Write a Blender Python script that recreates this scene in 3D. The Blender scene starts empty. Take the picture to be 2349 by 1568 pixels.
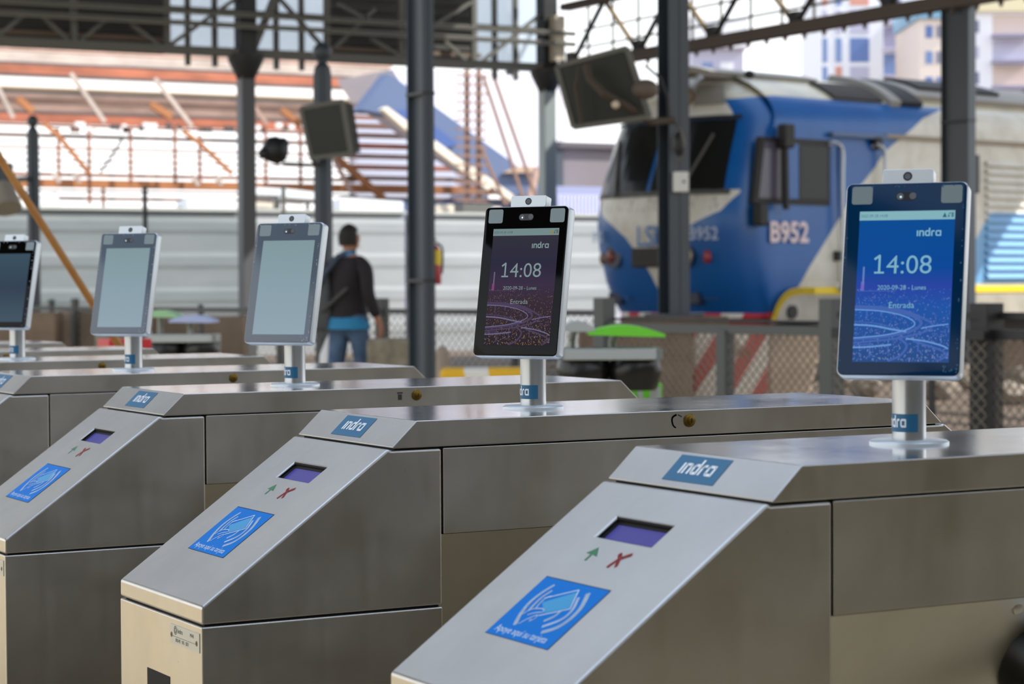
import bpy, bmesh, math, random
from math import pi, sin, cos, tan, radians as R, sqrt, atan2
from mathutils import Vector as V, Matrix
random.seed(7)
SC = bpy.context.scene
COL = SC.collection
# ---------------------------------------------------------------- camera
CAM_LOC = V((-1.20155, -2.38013, 1.21673))
RT = V((0.8722461, -0.4890363, -0.0054983))
UP = V((0.0180454, 0.0209470, 0.9996177))
FW = V((0.4887342, 0.8720119, -0.0270958))
FPX = 5061.13
def ray(px, py):
    return RT*((px-1174.5)/FPX) + UP*((784-py)/FPX) + FW
def at(px, py, Z):                      # point seen at a pixel, at a depth in metres
    return CAM_LOC + ray(px, py)*Z
def hitz(px, py, z):                    # point seen at a pixel, at a height
    r = ray(px, py); return CAM_LOC + r*((z-CAM_LOC.z)/r.z)
def hity(px, py, y):
    r = ray(px, py); return CAM_LOC + r*((y-CAM_LOC.y)/r.y)
def hitx(px, py, x):
    r = ray(px, py); return CAM_LOC + r*((x-CAM_LOC.x)/r.x)
cd = bpy.data.cameras.new('camera'); cam = bpy.data.objects.new('camera', cd); COL.objects.link(cam)
m = Matrix.Identity(4)
for i in range(3):
    m[i][0], m[i][1], m[i][2], m[i][3] = RT[i], UP[i], -FW[i], CAM_LOC[i]
cam.matrix_world = m
cd.sensor_width = 23.5; cd.sensor_fit = 'HORIZONTAL'; cd.lens = FPX*23.5/2349
cd.clip_start = .05; cd.clip_end = 2000
cd.dof.use_dof = True; cd.dof.focus_distance = 2.88; cd.dof.aperture_fstop = 6.6; cd.dof.aperture_blades = 0
SC.camera = cam
# ---------------------------------------------------------------- materials
def lin(c):
    if isinstance(c, str): c = [int(c[i:i+2], 16) for i in (0, 2, 4)]
    o = []
    for x in c[:3]:
        x = x/255.0
        o.append(x/12.92 if x <= .04045 else ((x+.055)/1.055)**2.4)
    return (o[0], o[1], o[2], 1.0)
class X:                                # small expression builder for shader math
    def __init__(s, nt, v): s.nt, s.v = nt, v
    def _op(s, op, *a):
        n = s.nt.nodes.new('ShaderNodeMath'); n.operation = op
        for i, q in enumerate((s,)+a):
            q = q.v if isinstance(q, X) else q
            if isinstance(q, (int, float)): n.inputs[i].default_value = q
            else: s.nt.links.new(q, n.inputs[i])
        return X(s.nt, n.outputs[0])
    def __add__(s, o): return s._op('ADD', o)
    def __sub__(s, o): return s._op('SUBTRACT', o)
    def __mul__(s, o): return s._op('MULTIPLY', o)
    def __truediv__(s, o): return s._op('DIVIDE', o)
    def __radd__(s, o): return s._op('ADD', o)
    def __rmul__(s, o): return s._op('MULTIPLY', o)
    def gt(s, o): return s._op('GREATER_THAN', o)
    def lt(s, o): return s._op('LESS_THAN', o)
    def abs(s): return s._op('ABSOLUTE')
    def mod(s, o): return s._op('FLOORED_MODULO', o)
    def max(s, o): return s._op('MAXIMUM', o)
    def min(s, o): return s._op('MINIMUM', o)
    def sin(s): return s._op('SINE')
class Mat:
    def __init__(s, name, base=(.5, .5, .5, 1), rough=.5, metal=0.0, spec=.5, **k):
        s.m = bpy.data.materials.new(name); s.m.use_nodes = True
        s.nt = s.m.node_tree; s.p = s.nt.nodes['Principled BSDF']; s.out = s.nt.nodes['Material Output']
        s.p.inputs['Base Color'].default_value = lin(base) if isinstance(base, (str, list)) else base
        s.p.inputs['Roughness'].default_value = rough; s.p.inputs['Metallic'].default_value = metal
        s.p.inputs['Specular IOR Level'].default_value = spec
        for a, b in k.items(): s.p.inputs[a.replace('_', ' ')].default_value = b
    def coord(s, kind='Object'):
        n = s.nt.nodes.new('ShaderNodeTexCoord'); return n.outputs[kind]
    def xyz(s, kind='Object'):
        n = s.nt.nodes.new('ShaderNodeSeparateXYZ'); s.nt.links.new(s.coord(kind), n.inputs[0])
        return [X(s.nt, n.outputs[i]) for i in range(3)]
    def noise(s, scale=5, detail=3, rough=.5, stretch=None, kind='Object'):
        n = s.nt.nodes.new('ShaderNodeTexNoise'); n.inputs['Scale'].default_value = scale
        n.inputs['Detail'].default_value = detail; n.inputs['Roughness'].default_value = rough
        c = s.coord(kind)
        if stretch:
            mp = s.nt.nodes.new('ShaderNodeMapping'); mp.inputs['Scale'].default_value = stretch
            s.nt.links.new(c, mp.inputs[0]); c = mp.outputs[0]
        s.nt.links.new(c, n.inputs['Vector']); return X(s.nt, n.outputs[0])
    def rng(s, x, a, b, c, d):
        n = s.nt.nodes.new('ShaderNodeMapRange')
        for i, q in enumerate((a, b, c, d)): n.inputs[i+1].default_value = q
        s.nt.links.new(x.v, n.inputs[0]); return X(s.nt, n.outputs[0])
    def mix(s, f, a, b):
        n = s.nt.nodes.new('ShaderNodeMix'); n.data_type = 'RGBA'
        for i, q in ((0, f), (6, a), (7, b)):
            if isinstance(q, X): q = q.v
            if isinstance(q, (str, list)): q = lin(q)
            if isinstance(q, (int, float, tuple)): n.inputs[i].default_value = q
            else: s.nt.links.new(q, n.inputs[i])
        return n.outputs[2]
    def ramp(s, x, stops):
        n = s.nt.nodes.new('ShaderNodeValToRGB'); e = n.color_ramp.elements
        while len(e) < len(stops): e.new(.5)
        for el, (p, c) in zip(e, stops): el.position = p; el.color = lin(c) if isinstance(c, (str, list)) else c
        s.nt.links.new(x.v, n.inputs[0]); return n.outputs[0]
    def set(s, inp, v):
        if isinstance(v, X): v = v.v
        s.nt.links.new(v, s.p.inputs[inp]); return s
    def bump(s, h, strength=.2, dist=.01):
        n = s.nt.nodes.new('ShaderNodeBump'); n.inputs['Strength'].default_value = strength; n.inputs['Distance'].default_value = dist
        s.nt.links.new(h.v, n.inputs['Height']); s.nt.links.new(n.outputs[0], s.p.inputs['Normal']); return s
    def emit(s, c, st):
        if isinstance(c, (str, list)): s.p.inputs['Emission Color'].default_value = lin(c)
        else: s.nt.links.new(c, s.p.inputs['Emission Color'])
        s.p.inputs['Emission Strength'].default_value = st; return s
    def glassy(s, t=.8, tint=(1, 1, 1, 1)):      # pane: part clear, part the surface itself
        tr = s.nt.nodes.new('ShaderNodeBsdfTransparent'); tr.inputs[0].default_value = tint
        mx = s.nt.nodes.new('ShaderNodeMixShader'); mx.inputs[0].default_value = t
        s.nt.links.new(s.p.outputs[0], mx.inputs[1]); s.nt.links.new(tr.outputs[0], mx.inputs[2])
        s.nt.links.new(mx.outputs[0], s.out.inputs[0]); return s
def dirty(name, a, b, rough=.6, scale=3, lo=.35, hi=.65, detail=5, stretch=None, **k):
    q = Mat(name, a, rough, **k); n = q.rng(q.noise(scale, detail, .6, stretch), lo, hi, 0, 1)
    q.set('Base Color', q.mix(n, a, b)); return q
# ---------------------------------------------------------------- mesh helpers
class MB:
    def __init__(s): s.v, s.f, s.mi = [], [], []
    def add(s, vs, fs, mi=0):
        o = len(s.v); s.v += [tuple(p) for p in vs]
        s.f += [tuple(i+o for i in f) for f in fs]; s.mi += [mi]*len(fs); return s
    def box(s, x0, x1, y0, y1, z0, z1, mi=0, M=None):
        vs = [V((x, y, z)) for z in (z0, z1) for y in (y0, y1) for x in (x0, x1)]
        if M is not None: vs = [M @ p for p in vs]
        return s.add(vs, [(0, 2, 3, 1), (4, 5, 7, 6), (0, 1, 5, 4), (2, 6, 7, 3), (0, 4, 6, 2), (1, 3, 7, 5)], mi)
    def bar(s, p0, p1, w, h, up=V((0, 0, 1)), mi=0):
        p0, p1 = V(p0), V(p1); d = (p1-p0).normalized()
        if abs(d.dot(up)) > .98: up = V((0, 1, 0)) if abs(d.y) < .9 else V((1, 0, 0))
        a = d.cross(up).normalized()*w/2; b = a.cross(d).normalized()*h/2
        vs = [p+i*a+j*b for p in (p0, p1) for i, j in ((-1, -1), (1, -1), (1, 1), (-1, 1))]
        return s.add(vs, [(3, 2, 1, 0), (4, 5, 6, 7), (0, 1, 5, 4), (1, 2, 6, 5), (2, 3, 7, 6), (3, 0, 4, 7)], mi)
    def tube(s, pts, r, n=12, mi=0, cap=True):
        pts = [V(p) for p in pts]; N = len(pts)
        rs = r if isinstance(r, (list, tuple)) else [r]*N
        t0 = (pts[1]-pts[0]).normalized(); u = t0.orthogonal().normalized(); rings = []
        for i, p in enumerate(pts):
            a = pts[max(i-1, 0)]; b = pts[min(i+1, N-1)]; t = (b-a).normalized()
            u = (u - t*u.dot(t)).normalized(); w = t.cross(u)
            rings.append([p+(u*cos(2*pi*k/n)+w*sin(2*pi*k/n))*rs[i] for k in range(n)])
        return s.loft(rings, mi, cap)
    def loft(s, rings, mi=0, cap=True, closed=True):
        n = len(rings[0]); vs = [p for q in rings for p in q]; fs = []
        for i in range(len(rings)-1):
            for k in range(n if closed else n-1):
                k2 = (k+1) % n; fs.append((i*n+k, i*n+k2, (i+1)*n+k2, (i+1)*n+k))
        if cap: fs += [tuple(reversed(range(n))), tuple((len(rings)-1)*n+k for k in range(n))]
        return s.add(vs, fs, mi)
    def prism(s, poly, vec, mi=0):
        poly = [V(p) for p in poly]; vec = V(vec)
        return s.loft([poly, [p+vec for p in poly]], mi)
    def lathe(s, prof, c=(0, 0, 0), n=24, mi=0, M=None, cap=True):
        c = V(c); rings = []
        for r, z in prof:
            ring = [V((r*cos(2*pi*k/n), r*sin(2*pi*k/n), z)) for k in range(n)]
            rings.append([(M @ p if M is not None else p)+c for p in ring])
        return s.loft(rings, mi, cap)
    def ball(s, c, r, n=16, m_=10, sc=(1, 1, 1), mi=0):
        c = V(c); return s.loft([[c+V((sc[0]*r*max(sin(pi*j/m_), .01)*cos(2*pi*k/n), sc[1]*r*max(sin(pi*j/m_), .01)*sin(2*pi*k/n), -sc[2]*r*cos(pi*j/m_))) for k in range(n)] for j in range(m_+1)], mi)
    def build(s, name, mats, parent=None, bevel=0, seg=2, smooth=None, loc=None, merge=False):
        me = bpy.data.meshes.new(name); me.from_pydata(s.v, [], s.f)
        mats = mats if isinstance(mats, (list, tuple)) else [mats]
        for q in mats: me.materials.append(q.m if isinstance(q, Mat) else q)
        for p, i in zip(me.polygons, s.mi): p.material_index = i
        bm = bmesh.new(); bm.from_mesh(me)
        if merge: bmesh.ops.remove_doubles(bm, verts=bm.verts, dist=1e-6)
        bmesh.ops.recalc_face_normals(bm, faces=bm.faces); bm.to_mesh(me); bm.free()
        if smooth is not None:
            for p in me.polygons: p.use_smooth = True
            me.set_sharp_from_angle(angle=R(smooth))
        o = bpy.data.objects.new(name, me); COL.objects.link(o)
        if parent is not None: o.parent = parent
        if loc is not None: o.location = loc
        if bevel:
            b = o.modifiers.new('bevel', 'BEVEL'); b.width = bevel; b.segments = seg; b.limit_method = 'ANGLE'; b.angle_limit = R(30)
            if smooth is None:
                for p in me.polygons: p.use_smooth = True
                me.set_sharp_from_angle(angle=R(30)); b.harden_normals = True
        return o
def tag(o, label=None, cat=None, group=None, kind=None):
    for k, q in (('label', label), ('category', cat), ('group', group), ('kind', kind)):
        if q: o[k] = q
    return o
def thing(name, label, cat, loc=(0, 0, 0), group=None, rz=0):
    o = bpy.data.objects.new(name, None); COL.objects.link(o); o.location = loc; o.rotation_euler = (0, 0, rz)
    o.empty_display_size = .05
    return tag(o, label, cat, group)
def struct(o): o['kind'] = 'structure'; return o
def copy_tree(o, parent=None):
    c = o.copy(); COL.objects.link(c)
    if parent is not None: c.parent = parent; c.matrix_parent_inverse = o.matrix_parent_inverse.copy()
    for ch in [q for q in bpy.data.objects if q.parent is o]: copy_tree(ch, c)
    return c
# flat artwork on a plane: O origin, ex right, ey up, nz outward
class Art:
    def __init__(s, O, ex, ey): s.O, s.ex, s.ey = V(O), V(ex), V(ey); s.n = s.ex.cross(s.ey).normalized(); s.mb = MB()
    def P(s, x, y, h=0): return s.O+s.ex*x+s.ey*y+s.n*h
    def poly(s, pts, h=.0002, mi=0): s.mb.add([s.P(x, y, h) for x, y in pts], [tuple(range(len(pts)))], mi); return s
    def rect(s, x0, y0, x1, y1, h=.0002, mi=0): return s.poly([(x0, y0), (x1, y0), (x1, y1), (x0, y1)], h, mi)
    def disc(s, x, y, r, h=.0002, mi=0, n=20, ry=None): return s.poly([(x+r*cos(2*pi*k/n), y+(ry or r)*sin(2*pi*k/n)) for k in range(n)], h, mi)
    def stroke(s, pts, w, h=.0002, mi=0, joint=True, w1=None):
        n = len(pts)
        for i in range(n-1):
            (x0, y0), (x1, y1) = pts[i], pts[i+1]; L = sqrt((x1-x0)**2+(y1-y0)**2) or 1
            a = w if w1 is None else w+(w1-w)*i/(n-1); b = w if w1 is None else w+(w1-w)*(i+1)/(n-1)
            nx, ny = -(y1-y0)/L/2, (x1-x0)/L/2
            s.poly([(x0-nx*a, y0-ny*a), (x1-nx*b, y1-ny*b), (x1+nx*b, y1+ny*b), (x0+nx*a, y0+ny*a)], h, mi)
            if joint and i: s.disc(x0, y0, a/2, h, mi, 10)
        return s
    def text(s, st, x, y, size, h=.0002, mi=0, align='LEFT', sx=1.0, bold=0):
        cu = bpy.data.curves.new('t', 'FONT'); cu.body = st; cu.size = size; cu.align_x = align; cu.resolution_u = 4; cu.offset = bold
        o = bpy.data.objects.new('t', cu); COL.objects.link(o)
        bpy.context.view_layer.update()
        me = o.evaluated_get(bpy.context.evaluated_depsgraph_get()).to_mesh()
        s.mb.add([s.P(x+q.co.x*sx, y+q.co.y, h) for q in me.vertices], [tuple(p.vertices) for p in me.polygons], mi)
        bpy.data.objects.remove(o); bpy.data.curves.remove(cu); return s
    def indra(s, x, y, xh, h=.0002, mi=0, only=None):
        k = xh; w = .25*xh
        L = [[(.12, 0), (.12, 1)], [(.52, 0), (.52, .88), (1.0, .88), (1.12, .76), (1.12, 0)],
             [(2.12, 1.42), (2.12, .12), (1.62, .12), (1.5, .24), (1.5, .76), (1.62, .88), (2.12, .88)],
             [(2.52, 0), (2.52, .74), (2.66, .88), (2.98, .88)],
             [(3.98, 0), (3.98, .88), (3.38, .88), (3.26, .76), (3.26, .24), (3.38, .12), (3.98, .12)]]
        for i, q in enumerate(L):
            if only is None or i in only: s.stroke([(x+a*k, y+b*k) for a, b in q], w, h, mi)
        return s
def smooth_curve(pts, n=8):
    o = []; P = [pts[0]]+list(pts)+[pts[-1]]
    for i in range(1, len(P)-2):
        for j in range(n):
            t = j/n; o.append(tuple(.5*((2*P[i][c])+(-P[i-1][c]+P[i+1][c])*t+(2*P[i-1][c]-5*P[i][c]+4*P[i+1][c]-P[i+2][c])*t*t+(-P[i-1][c]+3*P[i][c]-3*P[i+1][c]+P[i+2][c])*t**3) for c in range(len(P[0]))))
    o.append(tuple(pts[-1])); return o
def rrect(w, h, r, n=5):
    o = []
    for cx, cy, a in ((w/2-r, h/2-r, 0), (-w/2+r, h/2-r, pi/2), (-w/2+r, -h/2+r, pi), (w/2-r, -h/2+r, 1.5*pi)):
        for k in range(n+1): o.append((cx+r*cos(a+pi/2*k/n), cy+r*sin(a+pi/2*k/n)))
    return o
# ================================================================ materials of the foreground
def steel_mat(name, base, rough):
    q = Mat(name, base, rough, 1.0)
    n = q.noise(9, 4, .6); n2 = q.noise(60, 2, .5, (1, 1, .06))
    q.set('Roughness', q.rng(n, .3, .7, rough*.85, rough*1.18)+q.rng(n2, .3, .7, -.05*rough, .05*rough))
    a = lin(base); b = tuple(x*.86 for x in a[:3])+(1,)
    c_ = q.mix(q.rng(q.noise(3.5, 5, .65), .35, .65, 0, 1), a, b)
    sp_ = q.rng(q.noise(42, 4, .7), .69, .74, 0, .55)*q.rng(q.noise(2.2, 2), .5, .6, 0, 1)
    q.set('Base Color', q.mix(sp_, c_, [92, 80, 62])); return q
STEEL = steel_mat('brushed_steel', [203, 200, 194], .34)
LIDSTEEL = steel_mat('brightened_lid_steel', [246, 247, 249], .13)  # lid tops: same steel, paler and smoother to paint in brighter reflections
DARKGAP = Mat('dark_gap', [14, 13, 12], .8)
ALU = Mat('satin_aluminium', [186, 190, 192], .3, .85)
WHITEALU = Mat('white_aluminium', [214, 220, 223], .35, .35)
BRASS = Mat('old_brass', [120, 96, 40], .4, .9)
INDRABLUE = Mat('logo_blue', [28, 100, 138], .45)
INKWHITE = Mat('ink_white', [236, 241, 244], .5)
INKDARK = Mat('ink_dark', [52, 52, 50], .6)
STICKBLUE = Mat('card_blue', [6, 118, 206], .5, 0, .08)
CARDTEAL = Mat('card_teal', [18, 150, 205], .35)
CARDPALE = Mat('card_pale_line', [214, 230, 244], .4)
GREEN = Mat('arrow_green', [22, 112, 62], .4)
RED = Mat('cross_red', [176, 44, 36], .4)
LCD = Mat('lcd_blue', [40, 38, 92], .3, 0, .1).emit([74, 70, 148], .6)
PLATE = Mat('worn_plate', [196, 198, 192], .4, .4)
BLACKPL = Mat('black_plastic', [16, 16, 17], .35)
# ================================================================ turnstiles
W, HT = .28, 1.05
xB, zB = -.0332, HT-.0309
Sx, Sz, Dx, Dz, Ez = -.0387, HT-.0326, -.279, HT-.2049, HT-.2258
Vx, Pz, Lx = .0348, HT-.1393, .7827
GY = [-.7716, 0.0, .7836, 1.5614, 2.3293, 3.0617, 3.8193]
def make_gate():
    root = thing('turnstile', 'x', 'turnstile')
    mx = lambda x: Lx-x
    # lid
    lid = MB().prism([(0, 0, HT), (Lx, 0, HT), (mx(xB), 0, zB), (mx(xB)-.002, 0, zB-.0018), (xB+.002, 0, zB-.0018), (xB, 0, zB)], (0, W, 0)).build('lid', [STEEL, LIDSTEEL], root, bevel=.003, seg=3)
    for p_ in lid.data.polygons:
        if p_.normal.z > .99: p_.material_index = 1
    lk = V((.3955, 0, HT-.0135)); Mr = Matrix.Rotation(R(90), 3, 'X')
    k = MB(); k.lathe([(0.0001, -.001), (.0086, -.001), (.0086, .0016), (.0078, .0022), (.0001, .0022)], lk, 24, 0, Mr)
    k.lathe([(.0001, .002), (.0052, .002), (.0052, .0032), (.0046, .0036), (.0001, .0036)], lk+V((.0012, 0, 0)), 20, 0, Mr)
    lock = k.build('lock', BRASS, lid, smooth=40)
    MB().box(lk.x+.0008, lk.x+.0020, -.0039, -.0035, lk.z-.003, lk.z+.003).build('keyhole', BLACKPL, lock)
    # logo plate on the front bevel
    ca = V((xB, 0, zB-HT)).normalized()
    A = Art((0, .19, HT), (0, -1, 0), -ca)
    A.rect(0, -.0375, .0868, -.0040, .0003, 0); A.indra(.0165, -.0275, .0137, .0006, 1)
    A.mb.build('logo_plate', [INDRABLUE, INKWHITE], lid)
    # slanted reader head, with a recessed window
    d = V((Dx-Sx, 0, Dz-Sz)); L = d.length; d = d/L; n = V((d.z, 0, -d.x))
    if n.z < 0: n = -n
    topz = HT-.0345
    vs = [0, .0478, .0752, L]; us = [0, .0965, .193, W]
    g = MB()
    for i in range(3):
        for j in range(3):
            if (i, j) == (1, 1): continue
            q = [(us[a], vs[b]) for a, b in ((i, j), (i+1, j), (i+1, j+1), (i, j+1))]
            g.add([V((Sx, u, Sz))+d*v for u, v in q], [(0, 1, 2, 3)])
    hole = [(us[a], vs[b]) for a, b in ((1, 1), (2, 1), (2, 2), (1, 2))]
    hp = [V((Sx, u, Sz))+d*v for u, v in hole]; hq = [p-n*.007 for p in hp]
    g.loft([hp, hq], 1, False); g.add(hq, [(0, 1, 2, 3)], 1)
    for y in (0, W):
        g.add([V((Sx, y, Sz))+d*v for v in vs]+[V((Dx, y, Ez)), V((Vx-.0009, y, Ez)), V((Vx-.0009, y, topz)), V((Sx+.004, y, topz))], [tuple(range(8))])
    g.add([V((Sx, u, Sz)) for u in us]+[V((Sx+.004, W, topz)), V((Sx+.004, 0, topz))], [(0, 1, 2, 3, 4, 5)])
    g.add([V((Dx, u, Dz)) for u in us]+[V((Dx, W, Ez)), V((Dx, 0, Ez))], [(0, 1, 2, 3, 4, 5)])
    g.add([V((Sx+.004, 0, topz)), V((Sx+.004, W, topz)), V((Vx-.0009, W, topz)), V((Vx-.0009, 0, topz))], [(0, 1, 2, 3)])
    g.add([V((Vx-.0009, 0, topz)), V((Vx-.0009, W, topz)), V((Vx-.0009, W, Ez)), V((Vx-.0009, 0, Ez))], [(0, 1, 2, 3)])
    g.add([V((Dx, 0, Ez)), V((Dx, W, Ez)), V((Vx-.0009, W, Ez)), V((Vx-.0009, 0, Ez))], [(0, 1, 2, 3)])
    head = g.build('reader_head', [STEEL, DARKGAP], root, bevel=.0036, seg=3, merge=True)
    O = V((Sx, W, Sz)); ex, ey = V((0, -1, 0)), -d      # art frame: x right (towards near side), y up the slope
    A = Art(O-n*.0062, ex, ey); A.rect(W-.1895, -.0750, W-.0985, -.0512); A.mb.build('display', LCD, head)
    A = Art(O, ex, ey)                                   # green arrow and red cross
    A.poly([(.1085, -.109), (.112, -.109), (.112, -.1), (.1215, -.1015), (.110, -.0895), (.1002, -.0995), (.1085, -.1)]); A.mb.build('green_arrow', GREEN, head)
    A = Art(O, ex, ey)
    for q in ([(.1515, -.0925), (.158, -.0985), (.1655, -.1095)], [(.170, -.0905), (.1585, -.0995), (.1535, -.112)]):
        A.stroke(smooth_curve(q, 5), .0052, .0002 if q[0][0] < .16 else .0003, w1=.0042)
    A.mb.build('red_cross', RED, head)
    # card reader panel
    x0, y0, w, h = W-.2005, -.1388, .1150, .0814
    A = Art(O, ex, ey); A.rect(x0-.0007, y0-h-.0004, x0+w+.0007, y0+.0012, .0002, 0); A.rect(x0, y0-h, x0+w, y0, .0004, 1)
    def st(px, py):                                     # artwork read from the panel itself, 0..1 across and down
        X_, Y_ = px-650, py-728; det = 615*542+585*150
        s_ = (X_*542+585*Y_)/det; t_ = (615*Y_-150*X_)/det
        return (x0+s_*w, y0-t_*h)
    card = [st(*p) for p in ((618, 985), (965, 885), (880, 1042), (640, 1086))]
    A.poly(card, .0006, 2)
    A.stroke(smooth_curve([st(*p) for p in ((735, 815), (620, 885), (500, 980), (410, 1095), (360, 1195))], 6), .0034, .0006, 3, w1=.0052)
    A.stroke(smooth_curve([st(*p) for p in ((715, 870), (620, 930), (540, 1005), (490, 1062))], 6), .0026, .0006, 3, w1=.0034)
    A.stroke(smooth_curve([st(*p) for p in ((710, 925), (650, 945), (590, 1000), (560, 1040))], 6), .0020, .0006, 3)
    A.stroke(smooth_curve([st(*p) for p in ((1062, 902), (990, 1040), (880, 1150), (760, 1225), (620, 1268))], 6), .0054, .0006, 3, w1=.0044)
    A.stroke(smooth_curve([st(*p) for p in ((970, 940), (910, 1060), (800, 1150), (625, 1215))], 6), .0032, .0006, 3)
    A.stroke(smooth_curve([st(*p) for p in ((800, 1068), (740, 1118), (640, 1163))], 6), .0030, .0006, 3)
    A.stroke([st(*p) for p in ((640, 945), (975, 868), (890, 1048), (585, 1112))], .0013, .0007, 3)
    A.stroke(smooth_curve([st(*p) for p in ((430, 1100), (500, 1058), (560, 1045), (632, 1050), (628, 1078), (560, 1085), (480, 1105))], 5), .0012, .0008, 3)
    A.stroke(smooth_curve([st(*p) for p in ((395, 1190), (470, 1150), (570, 1108), (560, 1135), (500, 1165), (520, 1140))], 5), .0012, .0008, 3)
    A.text('Apoye aquí su tarjeta', x0+.0085, y0-h+.0055, .0118, .0006, 3, sx=.92)
    A.mb.build('card_panel', [DARKGAP, STICKBLUE, CARDTEAL, CARDPALE], head)
    # front pedestal
    pt = Ez-.0022
    ped = MB().box(Dx, Vx-.0009, 0, W, 0.0, pt).build('pedestal', STEEL, root, bevel=.0022, seg=3)
    A = Art((Dx, .0997, .8138), (0, -1, 0), (0, 0, 1)); pw, ph = .0945, .0225
    A.mb.prism([A.P(0, 0), A.P(pw, 0), A.P(pw, -ph), A.P(0, -ph)], V((-.0009, 0, 0)), 0)
    A.disc(.0045, -.0125, .0032, .0011, 2); A.disc(pw-.0085, -.0125, .0032, .0011, 2)
    A.disc(.0045, -.0125, .0016, .0012, 1); A.disc(pw-.0085, -.0125, .0016, .0012, 1)
    A.stroke([(.0178+.0042*cos(2*pi*k/16), -.006+.0048*sin(2*pi*k/16)) for k in range(17)], .0008, .0011, 1)
    A.stroke([(.0178+.0022*cos(2*pi*k/12), -.006+.0028*sin(2*pi*k/12)) for k in range(13)], .0008, .0011, 1)
    A.text('Indra', .0245, -.0085, .0082, .0011, 1); A.text('MAR', .065, -.0075, .0062, .0011, 1)
    A.stroke([(.0075, -.0125), (.0075, -.0135), (pw-.012, -.0135)], .0004, .0011, 1)
    A.text('090-MF   N/S   0071', .018, -.0195, .0062, .0011, 1, sx=.85)
    A.mb.build('name_plate', [PLATE, INKDARK, BRASS], ped)
    MB().box(Dx-.0006, Dx+.01, .1041, .1815, .69, .749).build('ticket_slot', DARKGAP, ped)
    # rear end (mirrored), middle panels, base
    r = MB().prism([(mx(Sx), 0, Sz), (mx(Dx), 0, Dz), (mx(Dx), 0, Ez), (mx(Vx)+.0009, 0, Ez), (mx(Vx)+.0009, 0, topz), (mx(Sx)-.004, 0, topz)], (0, W, 0)).build('rear_head', STEEL, root, bevel=.0028, seg=3)
    MB().box(mx(Vx)+.0009, mx(Dx), 0, W, 0, pt).build('rear_pedestal', STEEL, root, bevel=.0022, seg=3)
    a, b = Vx+.0011, mx(Vx)-.0011
    MB().box(a, b, 0.0004, W-.0004, Pz, topz).build('side_panel', STEEL, root, bevel=.001)
    tp = MB().prism([(a-.002, .003, Pz-.0006), (a-.002, W-.003, Pz-.0006), (a-.002, W-.105, .70), (a-.002, W-.105, 0), (a-.002, .105, 0), (a-.002, .105, .70)], (b-a+.004, 0, 0)).build('tapered_base', STEEL, root, bevel=.001)
    MB().box(Vx-.02, mx(Vx)+.02, .006, W-.006, Pz+.004, topz+.0008).box(Dx+.006, Vx-.004, .006, W-.006, Ez-.02, Ez+.004).box(mx(Vx)+.004, mx(Dx)-.006, .006, W-.006, Ez-.02, Ez+.004).box(xB+.006, mx(xB)-.006, .006, W-.006, topz, zB-.001).build('inner_frame', DARKGAP, root)
    # arm mechanism on the lane side
    hx, hz = .318, .845
    hub = MB().lathe([(.0001, 0), (.05, 0), (.05, .012), (.034, .04), (.0001, .046)], (hx, .045, hz), 28, 0, Matrix.Rotation(R(112), 3, 'X')).build('arm_hub', BLACKPL, root, smooth=35)
    c = V((hx, .018, hz-.008))
    for a_ in (88, 208, 328):
        e = c+V((cos(R(a_))*.07, -.02, sin(R(a_))*.055)) if a_ != 328 else None
        tip = c+V((.10*cos(R(a_)), -.12, -.28)) if a_ != 88 else c+V((.02, -.30, .01))
        MB().tube(smooth_curve([c, c+(tip-c)*.3+V((0, -.01, .01)), tip], 5), .012, 12).build('arm', STEEL, hub, smooth=40)
    MB().lathe([(.0001, -.004), (.0062, -.004), (.0062, .0015), (.004, .0025), (.0001, .0025)], (.2645, .0088, .898), 20, 0, Matrix.Rotation(R(100), 3, 'X')).build('panel_lock', STEEL, tp, smooth=40)
    return root
gate = make_gate()
GLAB = ['nearest steel turnstile, cut by the right edge, under the terminal lit bright blue',
        'second nearest steel turnstile, under the terminal with the dark night-city screen',
        'third nearest steel turnstile, carrying the grey blank screen beside the walking man',
        'fourth nearest steel turnstile, carrying the grey blank screen right of the leaning pole',
        'fifth nearest steel turnstile, carrying the terminal cut by the left edge',
        'sixth nearest steel turnstile, only the end of its lid showing with a brass lock',
        'farthest steel turnstile, its lid end just showing behind the other lids at left']
GATES = []
for i, y in enumerate(GY):
    o = gate if i == 0 else copy_tree(gate)
    o.location = (0, y, 0); o['label'] = GLAB[i]; o['group'] = 'row of steel turnstiles'; GATES.append(o)
def kid(o, name): return [q for q in bpy.data.objects if q.parent is o and q.name.split('.')[0] == name][0]
A = Art((.3715, 0, HT-.0135), (1, 0, 0), (0, 0, 1))     # scuffs beside two of the locks
A.stroke(smooth_curve([(.004, .008), (-.002, .005), (-.003, 0), (-.001, -.006), (.003, -.009)], 4), .0026, .0004, w1=.0016); A.stroke([(.006, .008), (.012, .005)], .0016, .0004); A.mb.build('scuff', INKDARK, kid(GATES[1], 'lid'))
A = Art((.3655, 0, HT-.0135), (1, 0, 0), (0, 0, 1))
A.rect(-.005, .003, .005, .0055, .0004); A.rect(-.0035, -.007, .0035, .002, .0004); A.mb.build('scuff', INKDARK, kid(GATES[2], 'lid'))
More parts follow.
